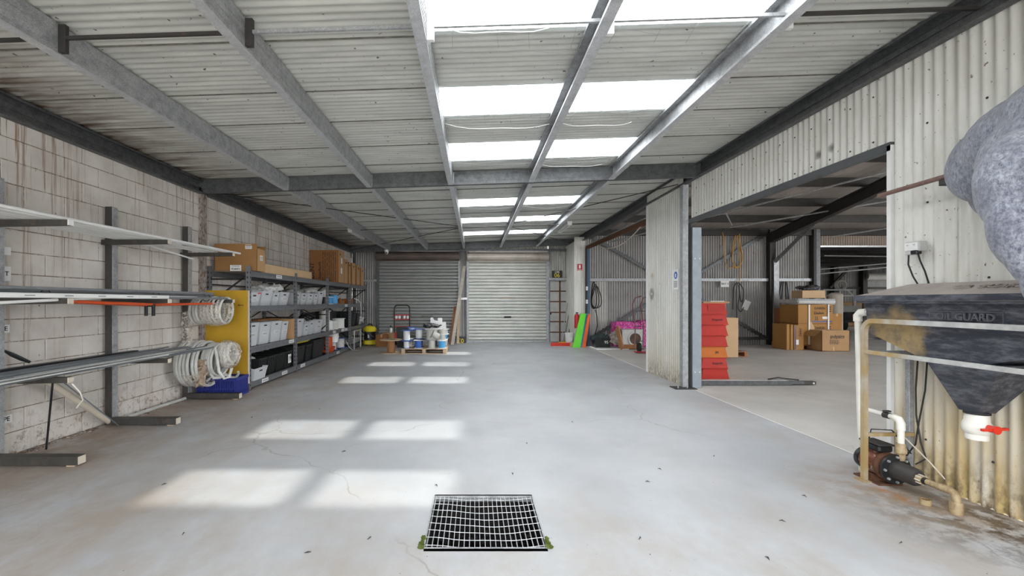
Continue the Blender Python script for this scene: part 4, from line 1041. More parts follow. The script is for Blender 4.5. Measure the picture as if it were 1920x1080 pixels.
# upper shelf (z 1.29)
zz = SZ[2]
a = tub('storage_tub', 'clear tub with red and green contents, first on the upper shelf by the yellow board', XF, 7.08, zz, .4, .52, .21, group=G1); fill(a, 3, .5, .36, .06, .16, 'white')
MB().bar((.05, -.18, .19), (.28, .14, .2), .03, .02).build('red_handle', 'deepred', a); MB().box((.1, -.1, .06), (.1, .12, .08), None, .01).build('green_packet', simple('pale_green_packet', (.2, .6, .45), .5), a)
b = tub('storage_tub', 'plain wide white tub, second on the upper shelf of the first bay', XF, 7.5, zz, .38, .52, .24, group=G1, lab=False)
b = tub('storage_tub', 'narrow labelled white tub, third on the upper shelf of the first bay', XF, 7.84, zz, .24, .52, .22, group=G1)
b = tub('storage_tub', 'white tub heaped with crinkled plastic, fourth on the upper shelf', XF, 8.2, zz, .38, .52, .24, group=G1)
clump('plastic_bag', 'crumpled clear plastic bag bulging from the fourth upper tub', 'plastic bag', (XF+.03, 8.0, zz+.2), (.4, .5, .2), 4, 'film')
for k, (y, wy_, lb) in enumerate(((8.82, .3, 'first small white tub in the second bay, beside the upright'), (9.16, .3, 'second small white tub of the row in the second bay'), (9.52, .32, 'third white tub of the row in the second bay'), (9.85, .24, 'narrow white tub with two labels in the second bay'))):
    tub('storage_tub', lb, XF, y, zz, wy_, .5, .24, group=G1)
t_ = tub('storage_tub', 'tilted clear tub at the end of the second bay upper shelf', XF, 10.17, zz, .3, .5, .3, group=G1, lab=False)
clump('plastic_bag', 'blue tinted plastic packaging lying behind the small tubs', 'plastic bag', (XF-.05, 9.2, zz+.21), (.3, .7, .13), 8, 'film')
clump('plastic_bag', 'clear plastic sheeting heaped over the narrow tub', 'plastic bag', (XF+.02, 9.95, zz+.23), (.4, .5, .16), 9, 'film')
spool('cable_reel', 'leaning white cable reel on top of the black ones in the third bay', (XF+.1, 10.75, zz+.19), .1, .16, fl='white', group=None)
spool('cable_reel', 'black and white cable reel under the leaning one in the third bay', (XF+.12, 10.75, zz), .13, .185, fl='white', wind='dark', group=None)
spool('cable_reel', 'small blue cable reel beside the black one in the third bay', (XF+.14, 11.05, zz), .1, .18, fl='white', wind='skyblue', group=None)
spool('cable_reel', 'bright blue cable reel with dark flanges in the third bay', (XF+.1, 11.48, zz), .17, .25, .11, fl='card_dark', wind='skyblue', group=None)
t_ = carton('carton', 'small rust coloured box beside the bright blue reel', XF-.1, XF+.2, 11.75, 12.15, zz, zz+.09, 'card_dark', tape=False); fill(t_, 5, .25, .35, .07, .13, 'core')
t_ = carton('carton', 'pinkish box behind the bright blue reel', XF-.2, XF+.0, 11.7, 12.1, zz+.0, zz+.26, 'pine', tape=False)
t_ = carton('carton', 'flat rusty red box on the far upper shelf', XF-.1, XF+.2, 12.5, 13.0, zz, zz+.14, 'card_dark', tape=False)
tag(MB().tube([(XF+.22, 13.0, zz+.16), (XF+.3, 13.2, zz+.1), (SX1+.03, 13.4, zz+.02), (SX1+.03, 13.42, zz-.3)], .012, 7).build('loose_cable', 'white'), 'white cable end spilling off the far upper shelf', 'cable')
# middle shelf (z .65)
zz = SZ[1]
for k, (y, wy_, h_, lb) in enumerate(((7.02, .36, .37, 'large white tub nearest the yellow board on the middle shelf'), (7.42, .38, .36, 'second large white tub on the middle shelf'), (7.84, .4, .36, 'third large white tub on the middle shelf, labelled'), (8.2, .26, .34, 'fourth white tub on the middle shelf, beside the upright cardboard'))):
    tub('storage_tub', lb, XF, y, zz, wy_, .54, h_, group=G2)
carton('carton', 'flat brown carton lying across the tubs on the middle shelf', XF-.2, XF+.1, 7.5, 8.3, zz+.375, zz+.40, 'card_dark', tape=False)
carton('carton', 'upright tan carton at the end of the first bay middle shelf', XF-.25, XF+.29, 8.4, 8.55, zz, zz+.38, 'card', tape=False)
tub('storage_tub', 'tall plain white tub, first in the second bay middle shelf', XF, 8.88, zz, .4, .54, .36, group=G2, lab=False)
t_ = tub('storage_tub', 'small white tub with two stickers on the middle shelf', XF+.06, 9.26, zz, .26, .4, .24, group=G2); fill(t_, 6, .3, .2, .16, .26, 'conduit')
t_ = tub('storage_tub', 'narrow see through tub of fittings on the middle shelf', XF+.05, 9.55, zz, .22, .42, .28, group=G2, lab=False); fill(t_, 7, .3, .2, .1, .3, 'greycase')
t_ = tub('storage_tub', 'clear tub holding a black cable coil on the middle shelf', XF+.0, 9.98, zz, .5, .54, .3, group=G2); fill(t_, 8, .4, .4, .1, .27, 'dark')
cc = T('cable_coil', 'black cable coil heaped on the clear tub in the second bay', 'cable coil', (XF+.02, 9.85, zz+.32))
for k in range(6): MB().tube([(.14*math.cos(a)+.01*k, .2*math.sin(a), .02*k+.04*math.sin(a*2+k)) for a in [2*math.pi*i/20 for i in range(20)]], .012, 6, closed=True).build('loop', 'rubber', cc)
clump('rag', 'grey cloth heap behind the tubs of the second bay', 'rag', (XF-.05, 9.3, zz+.26), (.4, .5, .14), 12, 'cloth')
spool('cable_reel', 'upper white cable reel stacked in the third bay middle shelf', (XF+.12, 10.75, zz+.24), .15, .24, .12, group='white cable reels on the middle shelf', fr=.15)
spool('cable_reel', 'white cable reel under the stacked one, nearest the upright', (XF+.12, 10.68, zz), .14, .235, .115, group='white cable reels on the middle shelf')
spool('cable_reel', 'second white cable reel from the upright on the middle shelf', (XF+.14, 11.0, zz), .13, .235, .11, group='white cable reels on the middle shelf', wind='white')
spool('cable_reel', 'cream cable reel in the middle of the third bay', (XF+.14, 11.35, zz), .13, .22, .11, group='white cable reels on the middle shelf')
spool('cable_reel', 'widest white cable reel at the end of the third bay', (XF+.1, 11.85, zz), .2, .26, .17, group='white cable reels on the middle shelf', wind='white')
tub('storage_tub', 'large black crate behind the white reels in the third bay', XF-.12, 11.6, zz, .9, .28, .45, 'dark', lab=False, handle=False)
tub('storage_tub', 'tall black tub on the far middle shelf', XF, 12.75, zz, .7, .55, .42, 'dark', lab=False, ribs=True)
tub('storage_tub', 'narrower black tub beside the tall one on the far middle shelf', XF, 13.35, zz, .34, .55, .36, 'dark', lab=False)
clump('plastic_bag', 'white plastic bag at the far end of the middle shelf', 'plastic bag', (XF+.1, 13.75, zz), (.35, .35, .32), 14, 'film')
# bottom shelf (z .12)
zz = SZ[0]
t_ = tub('storage_tub', 'open clear tub of fittings at the near end of the bottom shelf', XF+.12, 7.1, zz+.0, .44, .46, .19, lab=False); fill(t_, 9, .4, .36, .04, .15, 'film', 16)
t_ = tub('storage_tub', 'clear tub tucked behind the open one on the bottom shelf', XF-.05, 6.95, zz+.19, .2, .3, .1, lab=False, handle=False)
for k, (y, wy_, lb) in enumerate(((7.32, .3, 'black tub with white rolls, first black one on the bottom shelf'), (7.66, .33, 'second black tub on the bottom shelf of the first bay'), (8.0, .33, 'third black tub on the bottom shelf of the first bay'), (8.33, .3, 'fourth black tub with a number 19 sheet on the bottom shelf'))):
    t_ = tub('storage_tub', lb, XF+.0, y, zz, wy_, .56, .31, 'dark', G3, lab=False, ribs=True)
    if k == 0:
        for j in range(2): MB().lathe([(.02, -.07), (.045, -.07), (.045, .07), (.02, .07)], 12, (0, 0, 0), 'x').build('roll', 'white', t_, (.05-.16*j, .0, .3), (0, .4, .5*j))
    if k == 3:
        pl = plate(t_, 'label', (.285, 0, .17), .13, .16, '+x'); text('19', .12, (.003, 0, 0), '+x', 'ink', pl)
tub('storage_tub', 'tall black tub just past the second upright on the bottom shelf', XF+.0, 8.9, zz, .44, .56, .35, 'dark', G3, lab=False)
tub('storage_tub', 'narrow ribbed black tub in the second bay bottom shelf', XF, 9.35, zz, .3, .56, .33, 'dark', G3, lab=False, ribs=True)
tub('storage_tub', 'big black tub at the end of the second bay bottom shelf', XF, 9.93, zz, .75, .58, .4, 'dark', G3, lab=False)
yb = T('yellow_hose_roll', 'flattened yellow hose roll on the black tubs of the second bay', 'hose', (XF, 9.4, zz+.37))
for k in range(4): MB().tube([(.17*math.cos(a)*(1-.08*k), .5*math.sin(a)*(1-.08*k), .03+.028*k) for a in [2*math.pi*i/22 for i in range(22)]], .022, 7, closed=True).build('loop', 'yellow', yb)
spool('cable_reel', 'orange cable reel on the bottom shelf of the third bay', (XF+.1, 11.0, zz+.0), .13, .36, .125, fl='orange', wind='orange', group=None)
oc = T('cable_coil', 'loose orange cable coil spread on the bottom shelf', 'cable coil', (XF+.18, 10.85, zz))
q = random.Random(3)
for k in range(6):
    e = q.uniform(.8, 1.2); MB().tube([(.11*e*math.cos(a)+q.uniform(-.003, .003), .3*e*math.sin(a), .02+.017*k+.01*math.sin(3*a+k)) for a in [2*math.pi*i/24 for i in range(24)]], .01, 6, closed=True).build('loop', 'orange', oc)
spool('cable_reel', 'large white cable reel above the blue one in the third bay bottom', (XF+.1, 11.4, zz+.2), .17, .3, .16, wind='white', group=None)
spool('cable_reel', 'white reel with blue flange under the large white one', (XF+.1, 11.4, zz), .14, .2, .1, fl='midblue', group=None)
spool('cable_reel', 'blue and white cable reel with a loose end, last on the third bay bottom', (XF+.12, 11.95, zz), .19, .26, .13, fl='midblue', wind='cream_cable', group=None)
tag(MB().tube([(SX1-.02, 12.0, .3), (SX1+.04, 12.1, .12), (SX1+.1, 12.25, .02), (SX1+.3, 12.2, .008)], .008, 6).build('loose_cable', 'cream_cable'), 'white cable tail lying on the floor at the shelving foot', 'cable')
st = T('step_frame', 'low grey metal step frame in the far bay at the shelving foot', 'frame', (SX1+.0, 12.85, 0))
for x in (-.5, .05):
    for y in (-.25, .45): MB().bb(x-.015, x+.015, y-.015, y+.015, 0 if x > 0 else .12, .5).build('leg', 'greycase', st)
MB().bb(-.52, .07, -.27, .47, .5, .53).build('top', 'beige', st)
fb_ = tub('storage_tub', 'wide dark tray in the far bay under the black tubs', XF, 13.2, zz+.0, 1.0, .5, .12, 'greycase', lab=False, handle=False)
sk = T('steel_sink', 'grey steel basin hanging below the far middle shelf', 'basin', (XF+.05, 12.9, .38))
MB().loft([[(sx*a, sy*b_, z) for sx, sy in ((-1, -1), (1, -1), (1, 1), (-1, 1))] for a, b_, z in ((.2, .35, 0), (.3, .55, .17), (.28, .53, .17), (.18, .33, .01))]).build('bowl', 'skirt', sk, smooth=False)
for s_ in (-1, 1): MB().bb(-.01, .01, s_*.5-.01, s_*.5+.01, .16, .2).build('hanger', 'skirt', sk)

# ---- top shelf cartons
zt_ = SZ[3]
bigc = T('open_carton', 'big open brown carton at the near end of the top shelf', 'box', (-3.69, 7.0, zt_))
m = MB(); w_, d_, h_ = .33, .13, .405
for a_ in (((-w_, w_), (-d_, -d_+.006)), ((-w_, w_), (d_-.006, d_)), ((-w_, -w_+.006), (-d_, d_)), ((w_-.006, w_), (-d_, d_))):
    m.bb(a_[0][0], a_[0][1], a_[1][0], a_[1][1], 0, h_ if a_[0][0] != w_-.006 else h_*.88)
m.bb(-w_, w_, -d_, d_, 0, .006); m.build('body', 'card_dark', bigc); M['card_mid'] = simple('mid_cardboard', (.34, .175, .06), .8, 0, .06, 4)
bigc.children[0].data.materials[0] = M['card_mid']
MB().box((.0, -d_-.004, h_+.0), (w_*1.98, .006, .03), (R(-8), 0, 0)).build('flap', 'card_mid', bigc)
MB().bb(w_-.002, w_+.003, -d_, d_, 0, .34).build('end_panel', 'card', bigc)
p = plate(bigc, 'label', (-.0, -d_-.003, .04), .17, .1); text('PD80F2', .042, (0, -.002, -.012), '-y', 'ink', p); lines(p, (0, -.002, .033), .12, .018, '-y', 1, 3)
p = plate(bigc, 'label', (.2, -d_-.006, .375), .1, .07); lines(p, (0, -.002, 0), .08, .05, '-y', 3, 8)
p = plate(bigc, 'label', (w_+.004, 0, .21), .09, .08, '+x'); lines(p, (.002, 0, 0), .07, .05, '+x', 3, 9)
lc = T('long_carton', 'long low tan carton lying along the front edge of the top shelf', 'box', (-3.56, 8.3, zt_))
MB().bb(-.1, .1, -1.1, 1.15, 0, .15, .006).build('body', 'card_light', lc); MB().bb(-.101, .101, 1.146, 1.152, .002, .148).build('end_flap', 'card', lc)
MB().bb(-.03, .03, -1.1, 1.15, .15, .1515).build('tape', 'card_light', lc)
sp = T('tall_carton', 'tall rust brown carton with black vertical print on the top shelf', 'box', (-3.725, 11.22, zt_))
MB().bb(-.36, .36, -.22, .24, 0, .80, .004).build('body', 'card_dark', sp); MB().bb(.3601, .364, -.218, .238, .002, .798).build('side_panel', 'card', sp)
text('ADENT', .15, (-.29, -.223, .24), '-y', 'ink', sp, spin=R(90)); text('SuperPairFR', .085, (-.1, -.223, .3), '-y', 'ink', sp, spin=R(90))
ml = MB(); q = random.Random(4)
for k in range(7):
    x = -.03+k*.05; z = .03
    while z < .74:
        l = q.uniform(.05, .3); l = min(l, .75-z); ml.bb(x, x+.012, -.2225, -.2205, z, z+l); z += l+.03
ml.build('print', 'ink', sp)
for z in (.3, .55): plate(sp, 'label', (.366, -.0+.08*(z-.3), z), .1, .14, '+x')
MB().bb(.364, .368, -.14, -.06, .68, .72).build('hand_hole', 'ink', sp)
for k, (y, w_, h_) in enumerate(((11.75, .34, .64), (12.1, .2, .6), (12.5, .38, .6), (12.98, .4, .58), (13.45, .38, .54))):
    lb = ['first of the smaller brown cartons behind the tall printed one', 'thin brown carton second in the row on the top shelf', 'third smaller brown carton in the row on the top shelf', 'fourth smaller brown carton in the row, next to last', 'last brown carton at the far end of the top shelf'][k]
    c_ = T('carton', lb, 'box', (-3.74, y, zt_), group='brown cartons on the top shelf'); MB().bb(-.34, .34, -w_/2+.02, w_/2-.02, 0, h_, .004).build('body', 'card_dark', c_)
    MB().bb(.3402, .344, -w_/2+.022, w_/2-.022, .002, h_-.002).build('side_panel', 'card', c_); MB().bb(.344, .347, -.05, .03, h_-.12, h_-.07).build('hand_hole', 'ink', c_)

# ------------------------------------------------------------------ back area
dr = T('cable_drum', 'big empty cable drum with a brown core standing on the floor', 'cable drum', (-2.2, 11.72, 0))
MB().lathe([(.29, 0), (.295, .012), (.29, .022)], 32).build('flange', 'pine', dr); MB().lathe([(.29, .335), (.295, .347), (.29, .357)], 32).build('flange', 'pine', dr)
MB().lathe([(.105, .02), (.105, .337)], 24).build('core', 'core', dr); MB().lathe([(.03, .357), (.045, .36), (.03, .362)], 12).build('hub', 'ink', dr)
# pallet
def pallet(name, label, x, y, rz_=0, w_=1.17, d_=1.17, mat='pine', group=None, z=0):
    t = T(name, label, 'pallet', (x, y, z), (0, 0, rz_), group)
    for k in range(7): MB().bb(-w_/2, w_/2, -d_/2+d_*k/7+.012, -d_/2+d_*(k+1)/7-.012, .118, .138, .002).build('deck_board', mat, t)
    for k in range(3):
        xx = (-w_/2+.05, 0, w_/2-.05)[k]; MB().bb(xx-.045, xx+.045, -d_/2, d_/2, .02, .118, .003).build('stringer', mat, t)
    for k in range(3):
        yy = (-d_/2+.06, 0, d_/2-.06)[k]; MB().bb(-w_/2, w_/2, yy-.05, yy+.05, 0, .02).build('bottom_board', mat, t)
    return t
pallet('timber_pallet', 'timber pallet loaded with cable reels before the left roller door', -1.31, 12.05)
pz = .139
rs = [  # x, y, z, r, h, core, flange, winding, label
 (-1.78, 11.62, pz, .11, .19, .07, 'midblue', 'white', 'small reel with a blue top flange at the left front of the pallet'),
 (-1.47, 11.62, pz, .13, .21, .09, 'white', 'midblue', 'royal blue wound reel, second along the front of the pallet'),
 (-1.12, 11.62, pz, .14, .22, .09, 'greycase', 'cream_cable', 'grey flanged reel in the middle of the pallet front'),
 (-.86, 11.63, pz, .12, .2, .09, 'white', 'skyblue', 'light blue wound reel at the right front of the pallet'),
 (-1.78, 11.64, pz+.195, .15, .27, .085, 'midblue', 'white', 'tall white reel with blue rims on the left stack of the pallet'),
 (-1.5, 11.95, pz+.22, .14, .26, .09, 'midblue', 'white', 'white reel with a dark blue rim, second stack from the left'),
 (-1.12, 11.66, pz+.225, .19, .27, .14, 'greycase', 'cream_cable', 'largest grey wound reel on top of the middle stack'),
 (-.86, 12.45, pz+.0, .14, .2, .1, 'greycase', 'cream_cable', 'grey conical reel at the right rear of the pallet'),
 (-.86, 11.85, pz+.2, .15, .15, .09, 'white', 'conduit', 'flat white reel on the right stack of the pallet'),
 (-.84, 11.86, pz+.35, .16, .14, .12, 'white', 'cream_cable', 'white wound reel topping the right stack'),
 (-1.5, 11.95, pz, .15, .215, .1, 'dark', 'dark', 'black reel hidden low in the second stack'),
 (-1.12, 12.1, pz, .15, .215, .1, 'dark', 'dark', 'black reel low behind the middle stack'),
 (-1.8, 12.1, pz, .15, .215, .1, 'white', 'cream_cable', 'white reel low at the left rear of the pallet'),
 (-1.22, 12.46, pz, .15, .42, .1, 'white', 'conduit', 'tall pale reel at the rear of the pallet'),
]
for x, y, z, r, h, c_, f1, w1, lb in rs: spool('cable_reel', lb, (x, y, z), r, h, c_, f1, w1, group='cable reels on the pallet')
spool('cable_reel', 'cream reel lying tilted on its side right of the middle stack', (-.93, 11.55, pz+.3), .12, .2, .08, 'greycase', 'cream_cable', rot=(R(15), R(-62), 0), group='cable reels on the pallet')
spool('cable_reel', 'small sky blue reel on the grey one at the right rear of the pallet', (-.84, 12.42, pz+.2), .11, .2, .07, 'skyblue', 'skyblue', rot=(0, R(6), 0), group='cable reels on the pallet')
spool('cable_reel', 'flat blue and white reel on the left stack, topmost there', (-1.68, 11.8, pz+.47), .13, .06, .08, 'midblue', 'white', group='cable reels on the pallet')
clump('plastic_bag', 'grey plastic offcuts on top of the reels', 'plastic bag', (-1.15, 12.0, pz+.5), (.5, .3, .14), 21, 'foil')
wbg = T('white_plate_stack', 'white plastic panels propped on top of the reels', 'panel', (-1.0, 12.05, pz+.43))
MB().prism([(-.2, 0), (.2, 0), (.2, .22), (.12, .22), (.12, .34), (.0, .34), (.0, .26), (-.1, .28), (-.14, .36), (-.2, .34)], 0, .02, lambda u, v, t: (u, t, v)).build('panel', 'label', wbg)
MB().prism([(-.08, 0), (.24, 0), (.22, .24), (-.06, .2)], -.05, -.035, lambda u, v, t: (u, t, v)).build('panel', 'white', wbg)
# hand trolley
tr = T('hand_trolley', 'black and red upright hand trolley before the left roller door', 'trolley', (-2.27, 13.9, 0))
hw = .24
fp = [(-hw, 0, .12), (-hw, 0, 1.14)]+[(-hw+.1-.1*math.cos(a), 0, 1.14+.1*math.sin(a)) for a in (R(30), R(60), R(90))]+[(hw-.1+.1*math.cos(a), 0, 1.14+.1*math.sin(a)) for a in (R(90), R(60), R(30))]+[(hw, 0, 1.14), (hw, 0, .12)]
MB().tube(fp, .018, 8).build('frame', 'dark', tr)
for z, h_ in ((.93, .035), (.8, .035), (.57, .03), (.3, .2)): MB().bb(-hw, hw, -.012, .012, z-h_/2, z+h_/2).build('crossbar', 'deepred', tr)
for k, x in enumerate((-.18, -.08, .07, .17)): MB().lathe([(.03, 0), (.045, .03), (.045, .09), (.03, .1)], 12).build('socket', 'white', tr, (x, -.02, .815))
MB().prism([(-.12, 0), (-.05, -.1), (.05, -.1), (.12, 0)], -.012, .012, lambda u, v, t: (u, t, .56+v)).build('badge_plate', 'deepred', tr)
for s in (-1, 1): MB().lathe([(.04, -.03), (.13, -.03), (.13, .03), (.04, .03)], 18, (0, 0, 0), 'x').build('wheel', 'rubber', tr, (s*.2, .1, .13))
MB().bb(-.22, .22, -.25, -.0, .02, .03).build('toe_plate', 'dark', tr)
tub('waste_bin', 'black round topped bin behind the big cable drum', -2.12, 13.2, 0, .36, .36, .6, 'dark', lab=False, handle=False, cat='bin')
carton('carton', 'small brown carton on the floor left of the hand trolley', -2.96, -2.62, 13.3, 13.6, 0, .36, 'card_dark')
carton('carton', 'second small brown carton right behind the first by the vacuum', -2.86, -2.5, 13.75, 14.1, 0, .38, 'card', tape=True)
bt = T('spray_bottle', 'white bottle with a black cap on top of the brown carton', 'bottle', (-2.62, 13.9, .382))
MB().lathe([(.04, 0), (.045, .02), (.045, .12), (.02, .16)], 12).build('body', 'white', bt); MB().lathe([(.022, .16), (.022, .23)], 10).build('cap', 'dark', bt)
vc = T('vacuum_cleaner', 'black and yellow wet vacuum cleaner at the shelving end', 'vacuum cleaner', (-3.24, 13.75, 0))
MB().lathe([(.17, .03), (.2, .06), (.2, .16), (.17, .18)], 20).build('base', 'yellow', vc); MB().lathe([(.17, .17), (.175, .42), (.19, .44)], 20).build('drum', 'dark', vc)
MB().lathe([(.2, .43), (.21, .5), (.15, .58), (.05, .61)], 20).build('lid', 'yellow', vc); MB().tube([(-.1, 0, .58), (-.05, 0, .66), (.05, 0, .66), (.1, 0, .58)], .018, 8).build('handle', 'dark', vc)
MB().tube([(.17, -.05, .3), (.22, -.15, .25), (.1, -.22, .3), (-.1, -.22, .45)], .02, 8).build('hose', 'dark', vc)
MB().box((0, -.18, .3), (.05, .01, .12), None, .003).build('latch', 'white', vc)
for a in range(4): MB().lathe([(.03, -.015), (.03, .015)], 10, (0, 0, 0), 'x').build('castor', 'rubber', vc, (.13*math.cos(a*1.57+.8), .13*math.sin(a*1.57+.8), .03))
# timbers leaning on the middle column
def plank(px0, py0, px1, py1, Y0, Y1, w_, t_, mat, label):
    f0, f1 = Y0/834, Y1/834
    a = Vector(((px0-890)*f0, Y0, max(.012, 1.36+(565-py0)*f0))); b = Vector(((px1-890)*f1, Y1, 1.36+(565-py1)*f1))
    o = MB().bar(a, b, w_, t_, (0, -1, 0)).build('timber_plank', mat); tag(o, label, 'plank', 'timbers leaning between the roller doors')
plank(848, 649, 871, 499, 13.7, 14.72, .1, .03, 'greytimber', 'longest weathered plank leaning between the roller doors')
plank(843.5, 645, 853, 575, 13.9, 14.76, .07, .03, 'redtimber', 'reddish plank, leftmost of the leaning timbers')
plank(849, 648, 855.5, 577, 13.9, 14.78, .05, .03, 'core', 'brown plank right behind the reddish one')
plank(858, 649, 862, 560, 14.1, 14.78, .08, .03, 'pine', 'pale yellow plank, rightmost of the leaning timbers')
# number sign on floor
def number_sign(name, label, loc, rows, rot=(0, 0, 0)):
    t = T(name, label, 'sign', loc, rot); MB().bb(-.17, .17, -.006, .006, 0, .24, .002).build('panel', 'dark', t)
    for s_, sz, zz_, mt in rows: text(s_, sz, (0, -.008, zz_), '-y', mt, t)
    return t
number_sign('number_sign', 'black sign with yellow digits upside down at the timber foot', (-.45, 14.5, .21), [('03', .2, .13, 'yellow')], (0, R(180), 0))
number_sign('number_sign', 'black sign reading CRR 06 standing on the girt above the gridded door', (2.74, 14.8, bz(521.3)), [('CRR', .085, .19, 'label'), ('06', .19, .08, 'yellow')])
# camera and lights
cmr = T('security_camera', 'white dome security camera under the far end of a roof beam', 'camera', (-2.81, 14.2, 3.0))
MB().lathe([(.075, 0), (.07, -.05), (.055, -.06)], 18).build('mount', 'white', cmr); MB().lathe([(.055, -.055), (.058, -.09), (.04, -.13), (.01, -.145)], 18).build('dome', 'white', cmr)
MB().lathe([(.025, -.012), (.02, .012)], 12, (0, 0, 0), 'y').build('lens', 'ink', cmr, (.01, -.052, -.1))
def tubelight(label, x, y, z):
    t = T('tube_light', label, 'light fitting', (x, y, z), group=None); MB().bb(-.06, .06, -.62, .62, 0, .05, .006).build('housing', 'white', t)
    for s in (-1, 1):
        MB().tube([(s*.035, -.58, -.025), (s*.035, .58, -.025)], .016, 10).build('tube', 'white', t)
        MB().bb(-.05, .05, s*.6-.015, s*.6+.015, -.045, .0).build('end_cap', 'white', t)
    MB().bb(-.01, .01, -.3, -.28, .05, .2).build('bracket', 'galv', t); return t
tubelight('twin tube light fixed beside the roof beam above the left roller door', -2.97, 11.2, 3.05)
tubelight('twin tube light beside the bright roof beam near the right wall', 2.2, 10.9, 3.17)
# wire safety mesh below the skylights
sm = T('safety_wire', 'sagging wire safety mesh below the roof skylights', 'wire mesh', (0, 0, 0)); q = random.Random(8)
for bay, (xa, xb) in enumerate(((-.32, .8), (.88, 1.99))):
    for (ya, yb, dy) in ((2.6, 3.24, .21), (4.1, 4.7, .2), (5.55, 6.2, .22), (8.5, 9.15, .3), (10.4, 11.1, .35)):
        n = int((yb-ya)/dy)+2; m = MB()
        for k in range(n):
            y = ya+dy*k-.05; s0 = q.uniform(.02, .07)
            m.tube([(xa+(xb-xa)*i/9, y+.02*math.sin(i*1.3+k), rz(xa)-.01-s0*4*(i/9)*(1-i/9)) for i in range(10)], .0016, 3, cap=False)
        for k in range(4):
            x = xa+.2+k*.27+q.uniform(-.04, .04)
            m.tube([(x+.03*math.sin(i+k), ya-.15+(yb-ya+.3)*i/5, rz(xa)-.03-.03*math.sin(i)) for i in range(6)], .0014, 3, cap=False)
        m.build('wire', 'galv', sm, kind='stuff')
for xa, xb, y, s0 in ((-.32, .5, 2.75, .12), (-.3, .6, 3.0, .1), (-.32, .8, 4.75, .06), (1.3, 1.9, 2.95, .05), (.9, 1.7, 4.8, .05), (.9, 1.8, 6.28, .04)):
    MB().tube([(xa+(xb-xa)*i/9, y+.03*math.sin(i), rz(xa)-.03-s0*4*(i/9)*(1-i/9)) for i in range(10)], .0028, 5).build('loose_wire', 'white', sm)

# ------------------------------------------------------------------ right corner by the white pier
def lean(name, label, cat, px0, px1, ptx0, ptx1, ytop, Y0, Y1, t_, mat, group=None):
    f0, f1 = Y0/834, Y1/834; z1 = 1.36+(565-ytop)*f1
    lo = [((px0-890)*f0, Y0, 0), ((px1-890)*f0, Y0, 0)]; hi = [((ptx1-890)*f1, Y1, z1), ((ptx0-890)*f1, Y1, z1)]
    pts = lo+hi; b = [(x, y+t_, z) for x, y, z in pts]
    o = MB().loft([pts, b]).build(name, mat, smooth=False); tag(o, label, cat, group); return o
lean('leaning_board', 'lime green board leaning at the white pier, leftmost of three', 'board', 1074, 1088, 1089, 1099, 588, 13.05, 13.42, .08, 'green', 'coloured boards at the pier')
lean('leaning_board', 'blue board leaning between the green and orange ones', 'board', 1084, 1093, 1098, 1104, 588, 13.13, 13.5, .07, 'cyanboard', 'coloured boards at the pier')
lean('leaning_board', 'orange board leaning, rightmost of three by the blue post', 'board', 1091, 1098, 1103, 1107, 589, 13.1, 13.4, .07, 'orangeboard', 'coloured boards at the pier')
bk = T('paint_bucket', 'white plastic bucket on the floor beside the green board', 'bucket', (2.93, 13.75, 0))
MB().lathe([(.115, 0), (.14, .36), (.148, .36), (.148, .39), (.13, .39), (.105, .01)], 22, cap=False).build('body', 'white', bk)
MB().tube(arc((0, .3), .15, R(180), R(360), 12, lambda u, v: (u, -.05, v)), .004, 5).build('handle', 'galv', bk); plate(bk, 'label', (0, -.142, .2), .12, .1)
carton('carton', 'small open tan carton in front of the white bucket', 2.86, 3.06, 13.2, 13.38, 0, .13, 'card_light')
def broom(label, x0, y0, x1, y1, z1, headmat, hw=.25, hs='galv', head=True, name='broom'):
    t = T(name, label, 'broom', (x0, y0, 0)); MB().tube([(0, 0, .06), (x1-x0, y1-y0, z1)], .012, 8).build('handle', hs, t)
    if head: MB().box((0, 0, .075), (hw*2, .06, .05), None, .008).build('head', headmat, t); MB().box((0, 0, .025), (hw*2, .05, .05)).build('bristles', headmat, t)
    return t
broom('broom with a wide red head on the floor by the gridded door', 2.62, 13.55, 3.05, 14.6, 1.3, 'red', .3)
broom('broom with a yellow head behind the red one', 2.75, 13.85, 3.15, 14.7, 1.15, 'yellow', .14, 'greypipe')
broom('thin grey handled broom leaning between the yellow one and the bucket', 2.85, 14.1, 3.2, 14.75, 1.5, 'dark', .12, 'greypipe')
broom('broom with a green tipped handle against the corner column', 3.0, 14.2, 3.28, 14.8, 1.35, 'dark', .1, 'green')
lean('folded_umbrella', 'dark purple folded sheet leaning beside the brooms', 'sheet', 1062, 1066, 1071, 1075, 600, 14.0, 14.5, .05, simple('dark_purple_sheet', (.06, .05, .12), .6))
lean('leaning_plank', 'red brown plank leaning beside the corner column', 'plank', 1070, 1075, 1077, 1081, 585, 14.1, 14.5, .03, 'redtimber')
ex = T('fire_extinguisher', 'red fire extinguisher half hidden behind the green board', 'fire extinguisher', (3.1, 13.5, .55))
MB().lathe([(.07, 0), (.075, .02), (.075, .36), (.03, .43)], 16).build('cylinder', 'deepred', ex); MB().box((0, -.02, .46), (.05, .1, .04), None, .005).build('valve', 'ink', ex)
sg = T('fire_sign', 'red fire extinguisher sign high on the white pier', 'sign', (3.21, 13.585, 2.4), group=None)
fs_ = MB().box((0, 0, 0), (.15, .006, .2), None, .001).build('panel', 'deepred', sg)
